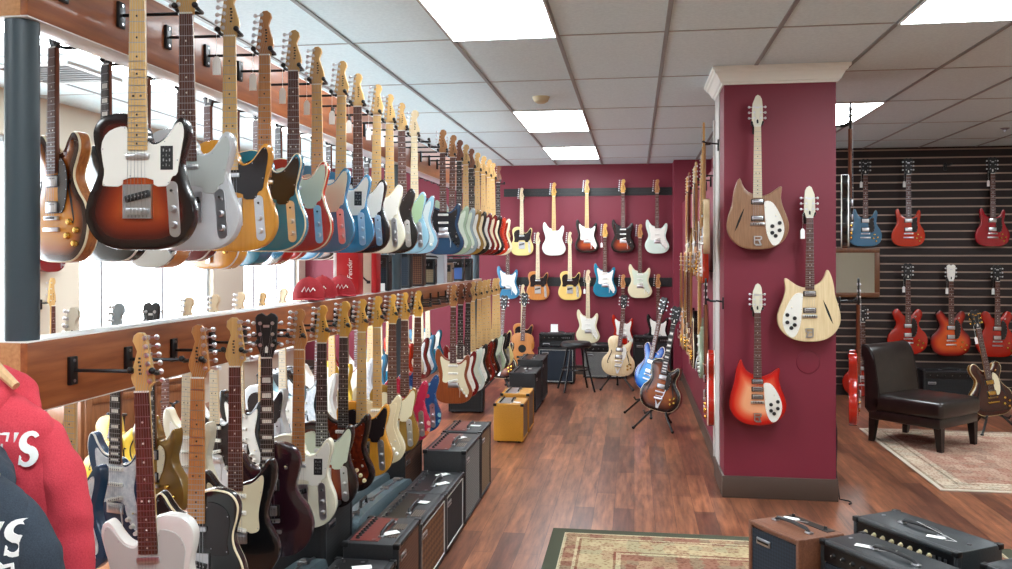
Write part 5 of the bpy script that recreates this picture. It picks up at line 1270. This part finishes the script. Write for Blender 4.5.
g = empty('goods_box', 'pale grey carton standing on lower rail beyond middle post', 'box', (-1.75, 7.5, TOP)); mb = MB(); mb.box(-.09, .09, -.06, .06, 0, .30, 0, .003); link('carton', mb, plain('grey card', (170, 174, 182), .6), g)
mini(7.85, .17, .18, 'brown practice amplifier beyond the grey carton', cover=plain('tan vinyl', (120, 96, 78), .5), gr=GR_TAN)
mini(8.25, .22, .22, 'black practice amplifier with blue badge on lower rail', gr=plain('blue badge', (60, 90, 150), .5)); mini(8.62, .24, .22, 'black practice amplifier nearest the far post', gr=GR_BLK)
# ---------------------------------------------------------------- hooded sweatshirts on hangers at the near end of the rails
def fabric(name, c1, c2): return noisy(name, c1, c2, (1, 1, 1), 300, .9, 0, 3, .3)
HRED = fabric('red heather fleece', (196, 52, 68), (214, 70, 84)); HNAVY = fabric('charcoal navy fleece', (40, 50, 62), (54, 64, 76))
def ring_at(cx, cy, cz, rx, ry, n=28, pw=2.6, wob=0, ph=0):
    out = []
    for i in range(n):
        a = 2*PI*i/n; c, s = math.cos(a), math.sin(a)
        x = math.copysign(abs(c)**(2/pw), c)*rx; y = math.copysign(abs(s)**(2/pw), s)*ry
        w = wob*math.sin(a*7+ph)
        out.append((cx+x*(1+w), cy+y*(1+w*2), cz))
    return out
def glyph_S(w, h):
    pts = []
    for i in range(25):
        t = i/24; a = math.radians(40+t*230) if t < .5 else 0
        if t < .5: u = t/.5; th = math.radians(30+u*240); pts.append((.36*w*math.cos(th), h*.25+.25*h*math.sin(th)*.92))
        else: u = (t-.5)/.5; th = math.radians(90-u*240); pts.append((.40*w*math.cos(th), -h*.25+.25*h*math.sin(th)*.95))
    return pts
def ribbon(mb, pts, wfun, y0, y1):
    L, R = [], []
    for i, p in enumerate(pts):
        a = Vector(pts[max(i-1, 0)]); b = Vector(pts[min(i+1, len(pts)-1)]); d = (b-a).normalized(); n = Vector((-d.y, d.x)); q = Vector(p); w = wfun(i/(len(pts)-1))
        L.append(tuple(q+n*w)); R.append(tuple(q-n*w))
    for i in range(len(pts)-1): mb.prism([L[i], L[i+1], R[i+1], R[i]], y0, y1)
def serif_text(h, swash):
    """the visible end of the chest print: E'S in bold serif capitals"""
    mb = MB(); y0, y1 = -.0015, .0015; w = h*.62; s = h*.20
    x = -w*1.25
    for a in ((x, x+s, -h/2, h/2), (x-s*.3, x+w*.86, h/2-s*.42, h/2), (x-s*.3, x+w*.9, -h/2, -h/2+s*.42), (x+s, x+w*.6, -s*.2, s*.2), (x+w*.74, x+w*.86, h*.22, h*.5), (x+w*.78, x+w*.9, -h*.5, -h*.22), (x+w*.5, x+w*.6, -h*.14, h*.14)): mb.box(a[0], a[1], y0, y1, a[2], a[3])
    mb.prism([(x+w*1.12, h*.5), (x+w*1.34, h*.5), (x+w*1.20, h*.2)], y0, y1)
    q = [(px+w*.72, pz) for px, pz in glyph_S(w*.9, h)]; ribbon(mb, q, lambda t: h*(.045+.075*math.sin(PI*t)), y0, y1)
    mb.prism([(w*.34, -h*.5), (w*.42, -h*.5), (w*.44, -h*.26), (w*.36, -h*.2)], y0, y1)
    if swash:
        ribbon(mb, [(-w*1.5, -h*.55), (-w*.9, -h*.75), (-w*.2, -h*.62), (w*.3, -h*.85), (w*.75, -h*.78), (w*.8, -h*.98), (w*.5, -h*1.0)], lambda t: h*.09*(1-.5*t), y0, y1)
    return mb.mesh('chest_print', nm=1)
def soft(o, lv=2):
    m = o.modifiers.new('subdivision', 'SUBSURF'); m.levels = 2; m.render_levels = 3
    t = bpy.data.textures.get('cloth folds') or bpy.data.textures.new('cloth folds', 'CLOUDS'); t.noise_scale = .11; t.noise_depth = 2
    d = o.modifiers.new('folds', 'DISPLACE'); d.texture = t; d.texture_coords = 'GLOBAL'; d.strength = .032; d.mid_level = .5
    return o
def hoodie(loc, rz, label, mat, printx, printz, ph, swash, sc=1.0):
    g = empty('hooded_sweatshirt', label, 'sweatshirt', loc, rz, 'hooded sweatshirts on hangers'); g.scale = (sc, sc*.8, sc)
    mb = MB(); R = []
    TR = ((0, .29, .06, 2.4), (.03, .30, .07, 2.4), (.062, .294, .066, 2.4), (.08, .32, .08, 2.5), (.18, .325, .088, 2.8), (.30, .325, .092, 3), (.42, .322, .095, 3), (.50, .312, .09, 2.6), (.56, .285, .08, 2.3), (.60, .225, .072, 2.2), (.635, .14, .062, 2.1), (.655, .085, .05, 2))
    for z, rx, ry, p in TR:
        R.append(ring_at(0, 0, z, rx, ry, 36, p, .028 if z < .35 else .010, ph+z*3))
    mb.loft(R); soft(link('torso', mb.mesh('torso', ang=180), [mat], g))
    for s in (-1, 1):
        mb = MB(); P = [(s*.16, .01, .56), (s*.25, .012, .53), (s*.295, .012, .455), (s*.318, .012, .37), (s*.332, .01, .26), (s*.342, .008, .14), (s*.35, .004, .04), (s*.353, 0, -.01)]; rr = [(.034, .05), (.048, .058), (.060, .060), (.062, .058), (.058, .055), (.055, .052), (.053, .050), (.048, .042)]
        rings = []
        for i, (p, (a, b)) in enumerate(zip(P, rr)):
            d = Vector(P[min(i+1, len(P)-1)])-Vector(P[max(i-1, 0)]); d.normalize(); u = Vector((-d.z, 0, d.x)); ring = []
            for k in range(18):
                th = 2*PI*k/18; w = 1+.05*math.sin(th*4+i*2.3+ph); ring.append(Vector(p)+u*a*math.cos(th)*w+Vector((0, 1, 0))*b*math.sin(th)*w)
            rings.append(ring)
        mb.loft(rings); soft(link('sleeve', mb.mesh('sleeve', ang=180), [mat], g))
        mb = MB(); mb.loft([ring_at(s*.353, 0, z, rx, ry, 18, 2) for z, rx, ry in ((-.08, .04, .034), (-.075, .045, .038), (-.03, .048, .04), (-.0, .046, .038))]); soft(link('cuff', mb.mesh('cuff', ang=180), [mat], g))
    # the hood hangs back over the shoulders; its two front edges cross under the neck
    mb = MB(); rings = []
    for (z, rx, ry, cy) in ((.56, .215, .085, .03), (.59, .21, .10, .035), (.62, .185, .105, .05), (.65, .14, .09, .06), (.668, .085, .065, .07), (.674, .03, .03, .07)): rings.append(ring_at(0, cy, z, rx, ry, 28, 2.1, .035, ph))
    mb.loft(rings); soft(link('hood', mb.mesh('hood', ang=180), [mat], g))
    mb = MB()
    for s in (-1, 1): mb.tube([(s*.10, .05, .655), (s*.16, .0, .63), (s*.165, -.055, .59), (s*.12, -.092, .55), (s*.06, -.106, .525), (-s*.015, -.104, .51)], .02, 0, 10, [.014, .022, .026, .024, .020, .012])
    soft(link('hood_edge', mb.mesh('hood_edge', ang=180), [mat], g))
    mb = MB()
    for s in (-1, 1): mb.tube([(s*.03, -.118, .55), (s*.035, -.112, .5), (s*.04, -.106, .42)], .004, 0, 6)
    link('drawstring', mb, mat, g)
    mb = MB(); mb.prism([(-.15, .08), (.15, .08), (.15, .13), (.105, .23), (-.105, .23), (-.15, .13)], -.098, -.08, 0, .004); link('front_pocket', mb, mat, g)
    me = serif_text(.07, swash)
    for v in me.vertices:                                    # lay the print on the curve of the chest
        x, z = v.co.x+printx, v.co.z+printz
        for (z0, rx0, ry0, p0), (z1, rx1, ry1, p1) in zip(TR, TR[1:]):
            if z0 <= z <= z1:
                t = (z-z0)/(z1-z0); rx, ry, p = rx0+(rx1-rx0)*t, ry0+(ry1-ry0)*t, p0+(p1-p0)*t
                v.co.y += -ry*max(0, 1-(abs(x)/rx)**p)**(1/p)-.0025
    link('chest_print', me, M_CARD, g, (printx, 0, printz))
    return g
def hanger_(loc, rz, label, pz):
    g = empty('coat_hanger', label, 'hanger', loc, rz, 'wooden hangers')
    mb = MB(); mb.tube([(-.20, 0, -.11), (-.12, 0, -.055), (-.05, 0, -.015), (0, 0, 0), (.05, 0, -.015), (.12, 0, -.055), (.20, 0, -.11)], .012, 0, 8, [.010, .014, .018, .019, .018, .014, .010]); link('shoulder_bar', mb, wood('beech', (206, 166, 120), (222, 184, 140)), g)
    mb = MB(); mb.tube([(0, 0, .015), (0, 0, .06), (.018, 0, .075), (.022, 0, .098), (0, 0, .115), (-.02, 0, .10)], .003, 0, 6); link('hook', mb, M_STEEL, g)
pr = at(-40, 420, 2.08); pn = at(-66, 470, 1.86)
R1 = R2 = -.18
hoodie((pr.x, pr.y, .66), R1, 'red hooded sweatshirt on a hanger at end of lower rail', HRED, .235, .505, .4, False)
hoodie((pn.x, pn.y, .58), R2, 'charcoal navy hooded sweatshirt in front of the red one', HNAVY, .262, .49, 1.9, True, .92)
def hang_bar(p, z, rz, label):
    hanger_((p.x+.02*math.sin(rz), p.y-.02*math.cos(rz), z), rz, label, 0)
hang_bar(pr, 1.41, R1, 'pale wooden hanger above the red sweatshirt')
hang_bar(pn, 1.255, R2, 'pale wooden hanger above the navy sweatshirt')
